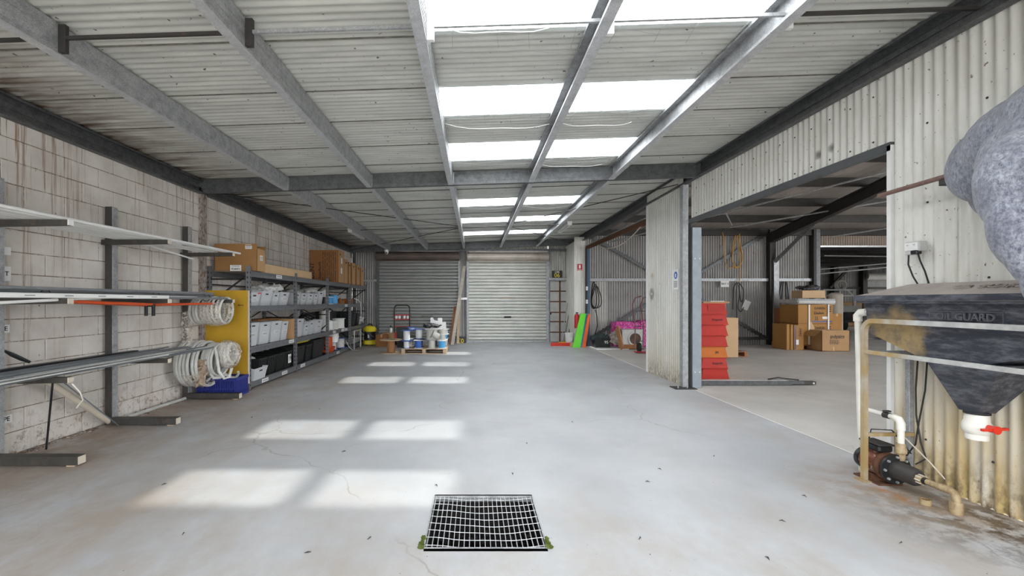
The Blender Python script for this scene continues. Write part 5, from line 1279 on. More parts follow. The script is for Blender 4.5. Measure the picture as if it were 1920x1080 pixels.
# visible face looks back toward the shed; pictogram
MB().box((0, -.004, .015), (.05, .002, .11), None, 0).build('pictogram', 'label', sg); MB().box((0, -.004, -.08), (.12, .002, .015)).build('print', 'label', sg)
for z in (1.75, 1.35):
    s_ = T('switch_box', 'small white switch box on the dark post by the opening, %s of two' % ('upper' if z > 1.5 else 'lower'), 'switch', (3.4, 13.48, z)); MB().bb(-.03, .03, -.02, .02, -.06, .06, .004).build('case', 'white', s_); MB().bb(-.01, .01, -.025, -.02, -.02, .02).build('toggle', 'greycase', s_)
# through the middle opening
hs = T('hose_loop', 'black hose looped on the bay wall beside the navy post', 'hose', (3.72, 13.9, 0))
for k in range(3): MB().tube([(.04*k+(.08+.03*k)*math.sin(a)*(1-.5*math.cos(a)), -.02*k, 1.55-.03*k+(.42-.04*k)*math.cos(a)) for a in [2*math.pi*i/26 for i in range(26)]], .014, 6, closed=True).build('loop', 'rubber', hs)
MB().tube([(.05, 0, 1.1), (.1, 0, .9), (.12, 0, .6), (.05, 0, .35), (.02, 0, .2)], .014, 6).build('loose_end', 'rubber', hs)
MB().lathe([(.012, -.05), (.012, .1)], 8, (.04, 0, 1.96), 'y').build('hook', 'galv', hs)
cr = tub('black_crate', 'black crate full of crumpled plastic behind the navy post', 3.72, 13.1, .02, .42, .5, .28, 'dark', lab=False, cat='crate', handle=False)
text('95', .12, (.1, -.2, .15), '-y', 'label', cr)
clump('plastic_bag', 'dark green plastic sheet crumpled in the black crate', 'plastic bag', (3.72, 13.1, .2), (.46, .4, .24), 31, 'darkcloth')
clump('rag', 'dirty beige cloth heap spilling beside the black crate', 'rag', (4.25, 12.95, .1), (.5, .45, .42), 32, 'cloth', n=9)
tag(MB().bb(3.45, 4.35, 12.55, 13.35, .0, .02).build('flat_sheet', 'white'), 'flat white sheet lying under the black crate', 'sheet')
carton('carton', 'shallow orange brown carton below the beige cloth', 4.2, 4.65, 12.55, 12.85, .02, .14, 'card_dark', tape=False)
tub('blue_tub', 'small sky blue container behind the beige cloth', 4.5, 13.12, 0, .25, .25, .42, 'skyblue', lab=False, handle=False)
pk = T('wrapped_stack', 'tall pile wrapped in shiny pink plastic, left one', 'wrapped pile', (4.55, 13.6, 0), group='pink wrapped piles')
def pinkpile(label, x, y, sx, sy, sz, seed):
    bm = bmesh.new(); bmesh.ops.create_cube(bm, size=1, matrix=Matrix.Translation((0, 0, sz/2)) @ Matrix.Diagonal((sx, sy, sz, 1)))
    me = bpy.data.meshes.new('wrapped_pile'); bm.to_mesh(me); bm.free(); me.materials.append(M['pink']); o = bpy.data.objects.new('wrapped_pile', me); COL.objects.link(o)
    return crumple(o, .025, seed, .06, (x, y, 0), label, 'wrapped pile', None, 9)
bpy.data.objects.remove(pk)
pinkpile('left pile wrapped in shiny pink plastic behind the grey fan box', 4.57, 13.5, .72, .5, .74, 2)
pinkpile('right pile wrapped in shiny pink plastic beside the hand truck', 5.25, 13.5, .6, .5, .78, 5)
fn = T('fan_box', 'grey square duct box with a large round opening', 'duct box', (4.48, 12.6, 0))
MB().bb(-.3, .3, 0, .4, .02, .56, .01).build('casing', 'greycase', fn)
MB().lathe([(.16, -.03), (.2, -.03), (.2, .01), (.16, .01), (.16, -.03)], 28, (.06, 0, .3), 'y', cap=False).build('collar', 'greycase', fn)
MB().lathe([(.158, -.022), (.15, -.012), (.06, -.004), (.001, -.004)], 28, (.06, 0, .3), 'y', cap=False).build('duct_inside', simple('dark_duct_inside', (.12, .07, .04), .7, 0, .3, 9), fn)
MB().bb(-.31, .31, -.01, .41, 0, .02).build('base', 'dark', fn)
for x in (-.25, .27): MB().lathe([(.012, -.01), (.012, .0)], 8, (x, 0, .5), 'y').build('screw', 'galv', fn)
tag(MB().bar((4.13, 12.5, .01), (4.09, 12.8, .6), .35, .03, (1, 0, 0)).build('timber_board', 'core'), 'brown timber board leaning on the left of the grey duct box', 'board')
ht = T('hand_truck', 'dark red steel hand truck half hidden behind the white wall pier', 'trolley', (4.52, 11.8, 0))
for s in (-.1, .12): MB().tube([(s-.18, -.0, .12), (s-.12, .1, .7), (s-.16, .2, 1.25), (s-.08, .24, 1.45), (s+.1, .26, 1.5)], .016, 8).build('frame_tube', simple('maroon_paint', (.16, .03, .04), .4), ht)
for z in (.3, .7, 1.1): MB().bar((-.26, .05, z), (.0, .05, z), .02, .02).build('crossbar', 'black_steel', ht)
for s in (-.12, .14): MB().lathe([(.03, -.03), (.12, -.03), (.12, .03), (.03, .03)], 16, (0, 0, 0), 'x').build('wheel', 'rubber', ht, (s, .1, .13))
MB().bb(-.3, .1, -.2, 0, .02, .035).build('toe_plate', 'deepred', ht)
tag(MB().tube(hang((3.42, 8.9, 2.98), (3.43, 12.4, 2.93), .28, 12), .012, 6).build('hanging_cable', 'beige'), 'loose cream cable drooping under the beam of the middle opening', 'cable')
tag(MB().tube([(4.55, 11.2, 3.15), (4.52, 11.2, 2.9), (4.53, 11.2, 2.6), (4.6, 11.2, 2.35)], .02, 8).build('hanging_cable', 'beige'), 'short cream hose hanging straight down in the middle opening', 'cable')

# wall pier sign and stains
sg = T('safety_sign', 'white notice with a blue round symbol on the white pier by the post', 'sign', (RW-.045, 7.33, 1.72))
MB().box((0, 0, 0), (.005, .17, .33), None, .001).build('panel', 'label', sg)
MB().lathe([(.062, -.004), (.062, -.003)], 24, (0, 0, .07), 'x').build('symbol', 'midblue', sg); lines(sg, (-.004, 0, -.08), .13, .11, '-x', 5, 12)
MB().box((-.005, 0, .065), (.001, .04, .06)).build('pictogram', 'label', sg)

# ------------------------------------------------------------------ side bay contents
ct = 'stacked red crates beside the blue grey post'
cx0, cy0 = 4.17, 7.95
def rcrate(label, z, mat, top=False, txt=None, k=0):
    t = T('stacking_crate', label, 'crate', (cx0+rng.uniform(-.015, .015)+.0+.008*(6-k)*.6, cy0, z), (0, 0, R(rng.uniform(-2, 2))), group=ct)
    def rect(a, b_, zz_, i=0): return [(sx*(a-i), sy*(b_-i), zz_) for sx, sy in ((-1, -1), (1, -1), (1, 1), (-1, 1))]
    h_ = .185
    MB().loft([rect(.235, .2, 0), rect(.205, .18, h_-.02), rect(.215, .19, h_-.02), rect(.215, .19, h_), rect(.195, .17, h_), rect(.2, .17, .01)]).build('body', mat, t, smooth=False)
    MB().bb(-.24, .24, -.205, .205, 0, .012).build('rim', mat, t)
    if txt: o = text(txt, .05, (.05, -.2, .09), (R(83), 0, 0), 'ink', t); o.rotation_euler = (R(84), 0, 0)
    return t
for k in range(7):
    z = .0+k*.19
    lab = ['lowest red crate on the floor', 'second crate from the floor, red with print', 'amber crate, third from the floor in the red stack', 'fourth crate from the floor, plain red', 'fifth crate from the floor, plain red', 'sixth crate, red with black print under the open one', 'topmost red crate with an open front'][k]
    c_ = rcrate(lab, z, 'amber' if k == 2 else 'redcrate', k == 6, {1: 'Kingcraft', 2: 'JBS', 5: 'Kingcraft'}.get(k), k)
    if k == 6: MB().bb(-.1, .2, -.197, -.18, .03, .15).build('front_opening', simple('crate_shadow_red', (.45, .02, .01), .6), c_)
lt = T('flattened_carton', 'flattened tan carton on top of the crate stack', 'box', (4.22, 7.98, 1.325)); MB().bb(-.22, .24, -.2, .2, 0, .03).build('sheet', 'card', lt); plate(lt, 'label', (.07, -.12, .032), .25, .02)
carton('carton', 'tall tan carton standing behind the crate stack', 4.55, 4.85, 8.6, 8.9, 0, 1.28, 'card', tape=True)
carton('carton', 'pile of pale cartons behind the tall tan one', 5.3, 5.75, 9.7, 10.1, .14, 1.0, 'card_light')
pallet('timber_pallet', 'reddish empty pallet on the bay floor behind the crate stack', 6.05, 11.2, R(10), 1.1, .9, 'redtimber')
# beam on floor
bm_ = T('floor_beam', 'long galvanised channel lying on the bay floor beside the posts', 'beam', (3.58, 7.25, 0))
MB().bb(0, 1.55, -.06, .06, .0, .075, .004).build('channel', 'galv_dark', bm_); MB().bb(.0, 1.5, -.055, .055, .076, .082).build('top_flange', 'galv_light', bm_)
MB().bb(1.5, 1.95, -.05, .05, .01, .06, .004).build('tongue', 'rack_steel', bm_); MB().bb(1.55, 1.75, -.058, -.05, .02, .07).build('plate', 'galv_dark', bm_)
MB().tube([(1.2, 0, .09), (1.35, -.02, .12), (1.5, 0, .1), (1.7, .0, .08)], .012, 6).build('latch', 'black_steel', bm_)
MB().lathe([(.015, -.065), (.015, -.04)], 10, (1.9, 0, .035), 'y').build('bolt', 'galv_light', bm_)
# signs and hoses on bay wall
sg = T('bay_sign', 'white sign reading BAY 3 on the bay wall girt', 'sign', (fx(1354.5), FY-.14, fz(532.5))); MB().box((0, 0, 0), (.26, .006, .2), None, .001).build('panel', 'label', sg); text('BAY 3', .085, (0, -.005, 0), '-y', 'ink', sg)
pp = T('hanging_clipboard', 'white tilted sheet hanging on the bay wall right of the black cable', 'sheet', (fx(1397), FY-.06, fz(572))); MB().box((0, 0, 0), (.2, .006, .3), (0, R(25), 0)).build('sheet', 'label', pp); MB().lathe([(.01, -.01), (.01, .02)], 8, (.03, 0, .13), 'y').build('pin', 'ink', pp)
def wallcable(name, label, mat, r, loops):
    t = T(name, label, 'hose', (0, FY-.1, 0))
    for i, lp in enumerate(loops): MB().tube([((fx(x)), -.02*i, fz(y)) for x, y in lp], r, 6).build('strand', mat, t)
def smoothpts(p, n=6):
    out = []
    for i in range(len(p)-1):
        p0 = p[max(i-1, 0)]; p1 = p[i]; p2 = p[i+1]; p3 = p[min(i+2, len(p)-1)]
        for k in range(n):
            t = k/n; out.append(tuple(.5*((2*p1[j])+(-p0[j]+p2[j])*t+(2*p0[j]-5*p1[j]+4*p2[j]-p3[j])*t*t+(-p0[j]+3*p1[j]-3*p2[j]+p3[j])*t**3) for j in range(2)))
    return out+[p[-1]]
wallcable('hanging_hose', 'yellow hose looped from the bay eave beam', 'yellow_hose', .014, [smoothpts(l) for l in (
    [(1378, 433), (1372, 455), (1369, 480), (1373, 500), (1380, 502), (1387, 492), (1385, 470), (1381, 445), (1379, 433)],
    [(1380, 433), (1376, 450), (1371, 470), (1369, 490), (1376, 501), (1384, 497), (1388, 484), (1384, 460), (1380, 434)],
    [(1350, 437), (1353, 450), (1354, 470), (1355, 490), (1360, 502), (1367, 503), (1372, 496)], [(1381, 440), (1380, 465), (1379, 485)], [(1381, 485), (1381, 505), (1380, 530)])])
wallcable('hanging_cable', 'brown cable hook end left of the yellow hose', 'core', .012, [[(1350, 438), (1352, 450), (1351, 462), (1347, 463)]])
wallcable('hanging_cable', 'black cable bundle hanging from the bay girt under the yellow hose', 'rubber', .013, [smoothpts(l) for l in (
    [(1378, 530), (1372, 540), (1371, 560), (1370.5, 580)], [(1379, 530), (1376, 550), (1377, 580), (1377, 618)], [(1380, 530), (1388, 542), (1388, 560), (1384, 565), (1382, 550), (1380, 535)],
    [(1380, 532), (1381, 552), (1378, 575), (1383, 584), (1389, 576)])])
wallcable('hanging_cable', 'dark hose loops hanging on the wall right of the steel column', 'rubber', .016, [smoothpts(l) for l in (
    [(1462, 528), (1456, 555), (1453, 585), (1457, 596), (1467, 600)], [(1464, 528), (1460, 560), (1458, 590), (1465, 604)], [(1468, 528), (1472, 550), (1472, 580), (1468, 600)], [(1466, 528), (1467, 550), (1468, 575), (1470, 590)])])
# ---- carton cluster
CY = 12.6; K = CY/834
def kx(px, Y=CY): return (px-890)*Y/834
def kz(py, Y=CY): return 1.36+(565-py)*Y/834
pallet('timber_pallet', 'reddish pallet under the strapped carton stack', kx(1527), 12.9, 0, 1.0, .9, 'redtimber')
def strapped(label, z0, z1, deep=.75):
    t = T('strapped_carton', label, 'box', (kx(1494), 12.55, z0), group='large strapped cartons'); w_ = kx(1559)-kx(1494); h_ = z1-z0
    MB().bb(0, w_, 0, deep, 0, h_, .004).build('body', 'card_gold', t)
    text('DAIKIN', .09, (w_*.62, -.004, h_*.8), '-y', 'ink', t); text('Daikin', .1, (w_*.6, -.004, h_*.55), '-y', 'ink', t, sx=1.1)
    m = MB()
    for i in range(2): m.bb(w_*.5+.05*i, w_*.5+.05*i+.012, -.003, -.001, h_*.2, h_*.38)
    m.bb(w_*.48, w_*.48+.09, -.003, -.001, h_*.18, h_*.2)
    for i in range(3):
        for j in range(3): m.box((w_*.9+.03*(i-1), -.002, h_*.75+.06*(j-1)), (.02, .002, .035), (0, .5*i, 0))
    m.build('print', 'ink', t); MB().bb(w_*.4, w_*.98, -.0025, -.001, .04, .075).build('blue_band', 'blue', t)
    plate(t, 'label', (w_*.78, -.004, h_*.3), .16, .07)
    return t
strapped('lower large strapped carton of the stack on the reddish pallet', .14, kz(607))
strapped('upper large strapped carton, under the grey wrapped sheet', kz(606.5), kz(571))
for k, px in enumerate((1514, 1550)):
    tag(MB().bb(kx(px)-.02, kx(px)+.02, 12.53, 12.545, .14, kz(571)).build('strap', 'white'), 'white packing strap down the carton stack, %s one' % ('left', 'right')[k], 'strap')
gs = T('wrapped_sheet', 'flat grey sheet wrapped in plastic on top of the strapped cartons', 'sheet', (kx(1527), 12.9, kz(570.5))); MB().box((0, 0, .07), (1.08, .8, .13), (0, R(1), 0), .03).build('bundle', 'film', gs); MB().bb(-.52, .5, -.41, -.4, .1, .15).build('edge', 'greypipe', gs)
carton('carton', 'tan carton on top of the grey wrapped sheet', kx(1507), kx(1550), 12.65, 13.1, kz(559), kz(544.5), 'card_light')
clump('wrapped_parcel', 'black plastic wrapped parcel topmost on the carton pile', 'parcel', (kx(1528), 12.85, kz(545)), (.52, .36, .19), 41, 'foil', noise_s=.2)
carton('carton', 'tall carton standing at the left rear of the carton pile', kx(1468, 13.2), kx(1495, 13.2), 13.2, 13.6, .14, kz(578, 13.2), 'card_dark'); pallet('timber_pallet', 'small reddish pallet under the tall left carton', kx(1480, 13.2), 13.4, 0, .5, .45, 'redtimber')
for k in range(3):
    xa = [1475, 1481.5, 1487][k]; xb = [1481, 1486.5, 1505][k]; h_ = [.72, .71, .70][k]
    t = T('flat_carton', ['leftmost of the three flat cartons leaning beside the stack', 'middle flat carton of the three leaning ones', 'front flat carton with a blue stripe, rightmost of the three'][k], 'box', (kx(xa, 12.45), 12.45-.02*k, 0), group='flat cartons leaning on the stack')
    w_ = kx(xb, 12.45)-kx(xa, 12.45); MB().bb(0, w_, 0, .6, 0, h_, .004).build('body', 'card_gold', t)
    if k == 2:
        MB().bb(.02, .05, -.003, 0, .02, h_-.02).build('blue_band', 'blue', t); text('Daikin', .09, (.17, -.004, .5), '-y', 'ink', t, spin=R(90)); plate(t, 'label', (.09, -.004, .22), .07, .14)
carton('carton', 'small pale carton on the right of the strapped stack', kx(1560, 12.8), kx(1579, 12.8), 12.8, 13.1, 0, kz(588, 12.8), 'card_gold')
oc = T('open_carton', 'open brown carton in front of the pile with one flap hanging', 'box', (kx(1541, 12.1), 12.1, 0)); w_ = kx(1593, 12.1)-kx(1541, 12.1); h_ = kz(620, 12.1)
m = MB(); m.bb(0, w_, 0, .01, 0, h_); m.bb(0, w_, .55, .56, 0, h_); m.bb(-.0, .01, 0, .56, 0, h_); m.bb(w_-.01, w_, 0, .56, 0, h_); m.bb(0, w_, 0, .56, 0, .01); m.build('body', 'card', oc)
MB().bar((0, .28, h_), (-.2, .28, h_-.16), .5, .006, (0, 0, 1)).build('flap', 'card', oc); MB().bb(.01, w_, .01, .5, h_, h_+.006).build('flap', 'card_light', oc); MB().box((.05, .45, h_+.1), (.12, .01, .22), (0, R(-30), 0)).build('flap', 'card_light', oc)
text('polyaire', .12, (w_*.56, -.004, h_*.72), '-y', 'ink', oc); MB().bb(w_*.3, w_*.78, -.003, -.0, h_*.62, h_*.635).build('print_line', 'ink', oc); lines(oc, (w_*.45, -.002, h_*.45), .25, .13, '-y', 4, 6)
MB().bb(w_*.4, w_*.42+.02, -.003, 0, 0, .12).build('tape', 'card_light', oc)
# ---- far room: ute tray, hose reel, cabinets
ut = T('utility_truck', 'rear of a tray truck with a ladder rack in the far room', 'truck', (kx(1585, 19), 19, 0))
s = 19/834
MB().bb(-.9, .7, 0, 2.2, .9, 1.18, .01).build('tray', 'greycase', ut); MB().bb(-.9, .7, -.02, .0, .62, .9).build('tailboard', 'dark', ut)
for x in (-.85, .42): MB().bb(x-.04, x+.04, .0, .08, 1.15, 1.85).build('rack_post', 'white', ut)
for z in (1.85, 1.6): MB().bb(-.9, .45, .0, .05, z-.03, z+.03).build('rack_rail', 'white', ut)
MB().bar((.1, .04, 1.85), (.42, .04, 1.55), .05, .05).build('rack_gusset', 'white', ut)
MB().bb(-.85, -.1, .3, .7, 1.2, 1.6, .02).build('load_box', 'card_dark', ut)
MB().bb(.28, .52, -.03, .0, .66, .8).build('tail_light', 'deepred', ut); MB().bb(-.85, -.61, -.03, .0, .66, .8).build('tail_light', 'deepred', ut)
for x in (-.65, .5): MB().lathe([(.1, -.1), (.34, -.1), (.34, .1), (.1, .1)], 20, (0, 0, 0), 'x').build('wheel', 'rubber', ut, (x, .9, .34))
MB().bb(-.6, .45, .1, 2.5, .45, .9).build('chassis', 'dark', ut)
q_ = T('hose_coil', 'round pale hose coil lying on the truck rack', 'hose coil', (kx(1575, 19.3), 19.2, 2.05))
for k in range(4): MB().tube([(.2*math.cos(a), .04*k, .2*math.sin(a)) for a in [2*math.pi*i/20 for i in range(20)]], .03, 6, closed=True).build('loop', 'cream_cable', q_)
cb = T('brown_cabinet', 'tall brown double cabinet in the far room behind the truck', 'cabinet', (kx(1600, 24), 24.1, 0)); MB().bb(-.5, .55, 0, .5, 0, 1.32, .01).build('body', 'card_dark', cb); MB().bb(-.49, .02, -.02, 0, .04, 1.3).build('door', 'card', cb); MB().bb(.03, .54, -.02, 0, .04, 1.3).build('door', 'card', cb)
mt = T('rolled_mattress', 'rolled quilted padding beside the strapped cartons', 'padding', (kx(1567, 15.5), 15.5, 0)); MB().lathe([(.2, .0), (.2, 1.6), (.12, 1.66)], 18).build('roll', 'beige', mt)

# ------------------------------------------------------------------ oil separator tank, stand, pump
tk = T('oil_separator_tank', 'blue black plastic separator tank with a sloped lid against the cream wall', 'tank', (0, 0, 0))
X0, X1 = 3.0, 3.335
def yz(a): return a
body = MB()
far = [(3.42, 1.37), (3.42, 1.12), (3.06, .985), (2.64, .985), (2.18, 1.12), (2.18, 1.37)]
def ring(ins, off=0): return [(X0+ins, y, z) for y, z in far], [(X1, y, z) for y, z in far]
vsL = [(X0+.005*(1.37-z)/.38*8, y, z) for y, z in far]; vsR = [(X1, y, z) for y, z in far]
body.loft([vsL, vsR]); body.build('body', 'tank', tk, smooth=False)
MB().prism([(3.445, 1.345), (3.445, 1.385), (2.15, 1.385), (2.15, 1.345)], 2.965, 3.345, lambda u, v, t: (t, u, v)).build('rim', 'tank', tk, smooth=False)
lid = MB(); lid.loft([[(2.96, 3.46, 1.362), (3.35, 3.46, 1.362), (3.35, 2.13, 1.362), (2.96, 2.13, 1.362)], [(2.96, 3.46, 1.405), (3.35, 3.46, 1.405), (3.35, 2.13, 1.405), (2.96, 2.13, 1.405)],
                       [(2.975, 3.445, 1.408), (3.35, 3.445, 1.408), (3.35, 2.145, 1.408), (2.975, 2.145, 1.408)], [(3.24, 3.3, 1.488), (3.35, 3.3, 1.488), (3.35, 2.3, 1.488), (3.24, 2.3, 1.488)]])
lo = lid.build('lid', 'lid', tk, smooth=False)
MB().bb(2.955, 2.965, 2.12, 3.465, 1.364, 1.404).build('lid_edge', 'tank', lo); MB().bb(2.96, 3.35, 3.455, 3.465, 1.364, 1.404).build('lid_edge', 'tank', lo)
ang = math.atan2(.08, .265)
o = text('OIL GUARD /', .075, (3.10, 2.66, 1.452), (0, 0, 0), 'lid', lo, ext=.004); o.rotation_euler = (Matrix.Rotation(-ang, 3, 'Y') @ Matrix.Rotation(R(-90), 3, 'Z')).to_euler()
MB().tube(arc((3.40, 1.42), .009, 0, 6.3, 10, lambda u, v: (3.0, u, v)), .002, 5).build('ring', 'ink', lo)
for y in (3.1, 2.62): MB().tube(arc((y, 1.358), .012, R(180), R(360), 6, lambda u, v: (2.985, u, v)), .003, 5).build('clip', 'galv', tk)
fp_ = MB(); 
for a_, b_2, c_, d_ in ((2.93, 2.935, 1.225, 1.295), (2.52, 2.525, 1.225, 1.295), (2.52, 2.935, 1.293, 1.297)): fp_.bb(2.996, 3.002, a_, b_2, c_, d_)
fp_.build('raised_border', 'tank_raised', tk)
text('OIL GUARD', .062, (2.998, 2.725, 1.262), '-x', 'tank_raised', tk, ext=.004)
hop = MB(); hop.loft([[(3.045, 3.02, .986), (X1, 3.02, .986), (X1, 2.56, .986), (3.045, 2.56, .986)], [(3.045, 2.99, .945), (X1, 2.99, .945), (X1, 2.59, .945), (3.045, 2.59, .945)], [(3.14, 2.885, .66), (3.25, 2.885, .66), (3.25, 2.775, .66), (3.14, 2.775, .66)]])
hop.build('hopper', 'tank', tk, smooth=False)
vl = MB().lathe([(.052, .66), (.058, .63), (.06, .60), (.068, .585), (.072, .56), (.068, .535), (.055, .52), (.055, .485), (.045, .485)], 22, (3.195, 2.83, 0)).build('outlet_valve', 'pvc', tk)
MB().lathe([(.062, .645), (.062, .66)], 20, (3.195, 2.83, 0)).build('seal', 'ink', tk)
hn = MB(); hn.lathe([(.022, -.11), (.022, -.06)], 12, (3.195, 2.83, .57), 'y'); hn.bar((3.12, 2.735, .568), (3.27, 2.73, .576), .02, .014); hn.lathe([(.026, -.115), (.022, -.09)], 12, (3.195, 2.83, .57), 'y')
hn.build('valve_handle', 'red', tk)
sd = T('tank_stand', 'galvanised tube stand carrying the separator tank, rust stained at left', 'stand', (0, 0, 0))
XL = 2.965
ra = .06
front = [(XL, 3.385, .0), (XL, 3.385, 1.215-ra-.02)]+[(XL, 3.385-ra-.02+(ra+.02)*math.cos(a), 1.215-ra-.02+(ra+.02)*math.sin(a)) for a in [R(x) for x in (15, 30, 45, 60, 75, 90)]]
front += [(XL, 2.9, 1.215), (XL, 2.4, 1.215)]
front += [(XL, 2.24+(.08)*math.cos(a)*1.0-.0, 1.135+.08*math.sin(a)) for a in [R(x) for x in (90, 115, 140, 165, 180)]]+[(XL, 2.16, .6), (XL, 2.16, 0)]
MB().tube(front, .0165, 4, square=True).build('front_frame', 'framerust', sd)
MB().bb(XL-.012, XL+.012, 2.16, 3.385, .963, .993, .003).build('lower_rail', 'framerust', sd)
for y in (3.42, 2.16): MB().bb(3.325, 3.36, y-.018, y+.018, 0, .99, .002).build('rear_leg', 'galv', sd)
for y in (3.385, 2.16):
    MB().bb(XL, 3.34, y-.012, y+.012, .955, .985).build('cross_rail', 'galv', sd); MB().bb(XL, 3.34, y-.012, y+.012, .335, .36).build('cross_rail', 'framerust', sd)
    MB().bb(XL-.05, XL+.05, y-.05, y+.035, 0, .006).build('foot_plate', 'framerust', sd)
for y in (3.38, 2.16): MB().bb(XL+.01, 3.1, y-.01, y+.01, 1.07, 1.085).build('support', 'galv_dark', sd)
# side inlet pipe
ip = T('inlet_pipe', 'white pvc pipe elbowing out of the tank end and dropping to the floor', 'pipe', (0, 0, 0))
MB().tube([(3.1, 3.42, 1.28), (3.085, 3.5, 1.275), (3.08, 3.56, 1.27)], .022, 12).build('pipe', 'pvc', ip)
MB().tube([(3.09, 3.5, 1.275), (3.08, 3.55, 1.27), (3.08, 3.575, 1.245), (3.08, 3.575, 1.2)], .03, 14).build('elbow', 'pvc', ip)
MB().tube([(3.08, 3.575, 1.22), (3.09, 3.57, .6), (3.1, 3.56, .0)], .022, 12).build('pipe', 'pvc', ip)
# pump
pm = T('water_pump', 'rusty electric pump with black terminal box under the tank', 'pump', (3.07, 3.3, .0))
ax = .135
def Y(prof, mat, name, x=0, z=ax, n=24, cap=True): return MB().lathe(prof, n, (x, 0, z), 'y', cap).build(name, mat, pm)
Y([(.05, .23), (.078, .215), (.085, .19), (.085, .17)], 'dark', 'fan_cover')
Y([(.078, .17), (.078, .02)], 'pumpred', 'motor_body')
f_ = MB()
for k in range(14):
    a = 2*math.pi*k/14; f_.bar((.08*math.cos(a), .165, ax+.08*math.sin(a)), (.08*math.cos(a), .03, ax+.08*math.sin(a)), .005, .014)
f_.build('cooling_fins', 'pumpred', pm)
Y([(.095, .03), (.1, .02), (.1, -.01), (.08, -.02)], 'rust', 'motor_flange'); Y([(.085, -.02), (.085, -.05)], 'dark', 'pump_head')
Y([(.108, -.045), (.108, -.065)], 'dark', 'head_flange'); Y([(.065, -.06), (.062, -.2), (.05, -.225)], 'black_steel', 'pump_barrel'); Y([(.058, -.16), (.058, -.2), (.05, -.215)], 'rubber', 'sleeve')
for k in range(8):
    a = 2*math.pi*k/8; MB().lathe([(.009, -.078), (.009, -.062)], 6, (.09*math.cos(a), 0, ax+.09*math.sin(a)), 'y').build('bolt', 'galv', pm)
MB().box((0, .1, ax+.12), (.11, .17, .05), None, .012).build('terminal_box', 'dark', pm); MB().box((0, .1, ax+.15), (.12, .18, .014), None, .005).build('terminal_lid', 'black_steel', pm)
MB().bb(-.07, .07, .04, .16, .0, .06).build('base_foot', 'rust', pm); MB().bb(-.09, .09, -.02, .2, .0, .012).build('base_plate', 'rust', pm)
MB().tube([(.02, .19, ax+.13), (.05, .2, ax+.22), (.12, .1, ax+.24), (.15, -.02, ax+.1)], .005, 6).build('power_lead', 'rubber', pm)
ot = T('outlet_pipe', 'stained pvc pipe from the pump nose ending in a floor elbow', 'pipe', (3.07, 3.07, 0))
MB().tube([(0, .03, ax), (0, -.03, ax)], .03, 14).build('union', 'pvc_dirty', ot)
u = MB()
for k in range(8):
    a = 2*math.pi*k/8; u.bar((.03*math.cos(a), .02, ax+.03*math.sin(a)), (.03*math.cos(a), -.03, ax+.03*math.sin(a)), .006, .006)
u.build('union_ribs', 'pvc', ot)
MB().tube([(0, -.03, ax), (0.0, -.05, ax)], .023, 12).build('coupling', 'rubber', ot); MB().tube([(0, -.05, ax), (.005, -.12, ax-.002)], .02, 12).build('pipe', 'pvc_dirty', ot)
MB().tube([(.005, -.12, ax), (.01, -.19, ax), (.01, -.215, ax-.008), (.01, -.225, ax-.035), (.01, -.225, ax-.06)], .024, 14).build('elbow', 'pvc_dirty', ot)
MB().lathe([(.03, .0), (.034, .01), (.034, .065), (.028, .08)], 14, (.01, -.225, 0)).build('foot_socket', 'pvc_dirty', ot)
dc = T('drain_cap', 'short dirty pipe stub on the floor beside the outlet elbow', 'pipe', (3.02, 2.98, 0)); MB().lathe([(.03, 0), (.032, .035), (.026, .035), (.024, .005)], 14, cap=False).build('ring', 'pvc_dirty', dc)
MB().lathe([(.024, .004), (.001, .004)], 12, cap=False).build('base', 'dark', dc)
rp = T('riser_pipe', 'white pvc riser with a threaded union above the pump', 'pipe', (0, 0, 0))
px_, py_ = 3.11, 3.245
MB().tube([(px_, py_, .20), (px_, py_, .3)], .021, 12).build('pipe', 'pvc_dirty', rp); MB().lathe([(.026, .215), (.026, .25), (.034, .255), (.034, .29), (.028, .3), (.028, .325)], 14, (px_, py_, 0)).build('union', 'pvc_dirty', rp)
MB().tube([(px_, py_, .3), (px_, py_, .44)], .021, 12).build('pipe', 'pvc', rp)
MB().tube([(px_, py_, .42), (px_, py_, .47), (px_, py_+.015, .495), (px_, py_+.05, .5)], .026, 14).build('elbow', 'pvc', rp)
MB().tube([(px_, py_+.04, .5), (px_-.01, py_+.27, .505)], .018, 12).build('pipe', 'pvc', rp)
MB().tube([(px_-.004, py_+.085, .502), (px_-.008, py_+.125, .503)], .024, 12).build('valve_body', 'black_steel', rp); MB().box((px_-.006, py_+.105, .533), (.05, .03, .012), None, .004).build('valve_tap', 'black_steel', rp)
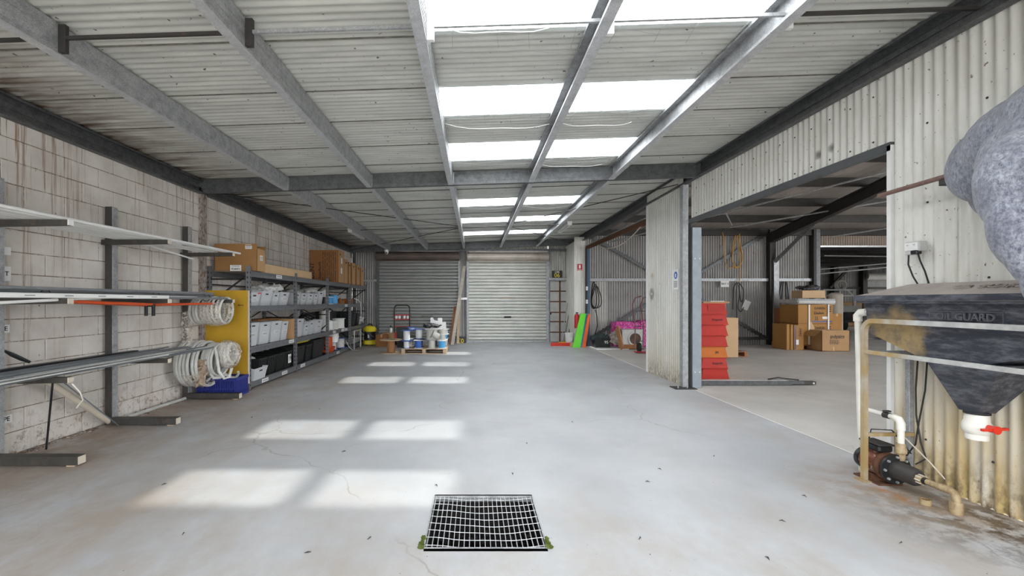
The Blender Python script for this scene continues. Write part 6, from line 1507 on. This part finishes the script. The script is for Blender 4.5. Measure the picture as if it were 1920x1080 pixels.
# power outlet and cords
pb = T('power_outlet', 'grey twin power outlet with a black plug on the cream wall', 'socket', (3.31, 3.335, 1.77))
MB().box((.0, 0, 0), (.07, .115, .075), None, .008).build('case', 'greycase', pb); MB().box((-.037, 0, .0), (.006, .1, .06), None, .002).build('face_plate', 'white', pb)
for s in (-.025, .025): MB().box((-.042, s, .012), (.004, .018, .012), None, .002).build('switch', 'greycase', pb)
MB().box((-.02, .03, -.045), (.04, .04, .03), None, .006).build('plug', 'greycase', pb); MB().box((-.02, -.02, -.045), (.045, .05, .03), None, .006).build('plug', 'dark', pb)
for k, (ya, pts) in enumerate(((3.37, [(3.29, 3.372, 1.71), (3.29, 3.375, 1.64), (3.31, 3.36, 1.55), (3.342, 3.35, 1.48), (3.342, 3.35, 1.0), (3.342, 3.37, .7), (3.335, 3.36, .5), (3.34, 3.33, .3), (3.33, 3.28, .2), (3.27, 3.3, .15)]),
                              (3.30, [(3.29, 3.30, 1.71), (3.29, 3.285, 1.66), (3.31, 3.27, 1.58), (3.342, 3.27, 1.48), (3.342, 3.28, 1.0), (3.342, 3.3, .7), (3.335, 3.34, .45), (3.33, 3.36, .28), (3.3, 3.4, .18)]))):
    MB().tube([(a-3.31, b-3.335, c-1.77) for a, b, c in pts], .0055, 7).build('cord', 'rubber', pb)
tag(MB().tube([(3.2, 3.33, .36), (3.29, 3.22, .2), (3.33, 3.15, .1)], .005, 6).build('metal_rod', 'beige'), 'thin bent rod leaning by the pump at the cream wall', 'rod')
# screws on the near wall
sc = MB()
for z in (.32, .9, 1.5, 2.1, 2.7):
    for y in (.9, 1.3, 1.7, 2.1, 2.5, 2.9, 3.3): sc.lathe([(.009, -.012), (.006, -.018)], 6, (RW+.012, y+rng.uniform(-.02, .02), z+rng.uniform(-.03, .03)), 'x')
y = 3.75
while y < 6.85: sc.lathe([(.009, -.01), (.006, -.016)], 6, (RW+.012, y, 2.70), 'x'); sc.lathe([(.008, -.01), (.005, -.016)], 6, (RW+.012, y, 3.08), 'x'); y += .23
sc.build('screw', 'black_steel', wr, kind='stuff')

# ------------------------------------------------------------------ felt blanket on its pole
pl = T('wall_pole', 'brown steel pole bracketed off the cream wall, holding the grey felt', 'pole', (0, 0, 0))
MB().tube([(3.2, 3.52, 2.195), (3.2, 2.1, 2.235)], .017, 12).build('pole', simple('brown_pole', (.23, .13, .11), .4, .2, .2, 30), pl)
MB().bb(3.18, 3.345, 2.99, 3.05, 2.15, 2.19, .002).build('bracket', 'black_steel', pl); MB().tube(arc((3.2, 2.205), .026, 0, 6.28, 12, lambda u, v: (u, 3.0, v)), .004, 5).build('clamp', 'galv', pl)
bmh = bmesh.new()
def ell(c, s, rot=(0, 0, 0)):
    bmesh.ops.create_icosphere(bmh, subdivisions=4, radius=1, matrix=Matrix.Translation(c) @ Euler(rot).to_matrix().to_4x4() @ Matrix.Diagonal((*s, 1)))
FE = [((3.10, 2.66, 2.19), (.15, .24, .24)), ((3.08, 2.45, 2.27), (.2, .33, .25)), ((3.06, 2.2, 2.33), (.24, .4, .25)), ((3.06, 1.8, 2.38), (.26, .5, .26)),
      ((2.95, 2.34, 2.1), (.22, .22, .26)), ((2.85, 2.27, 1.95), (.26, .16, .3)), ((2.84, 2.24, 1.78), (.24, .12, .3)), ((2.86, 2.2, 1.64), (.23, .1, .25)), ((2.9, 2.17, 1.47), (.22, .09, .22)), ((3.02, 1.95, 1.9), (.2, .3, .5)),
      ((3.18, 2.68, 2.02), (.09, .17, .17)), ((3.14, 2.5, 1.96), (.1, .2, .12))]
for c_, s_ in FE: ell(c_, s_)
me = bpy.data.meshes.new('felt_blanket'); bmh.to_mesh(me); bmh.free(); me.materials.append(M['felt'])
fo = bpy.data.objects.new('felt_blanket', me); COL.objects.link(fo)
crumple(fo, .014, 3, .016, (0, 0, 0), 'large grey blue felt blanket bundled over the pole at the right edge', 'blanket', None, 4, 8)
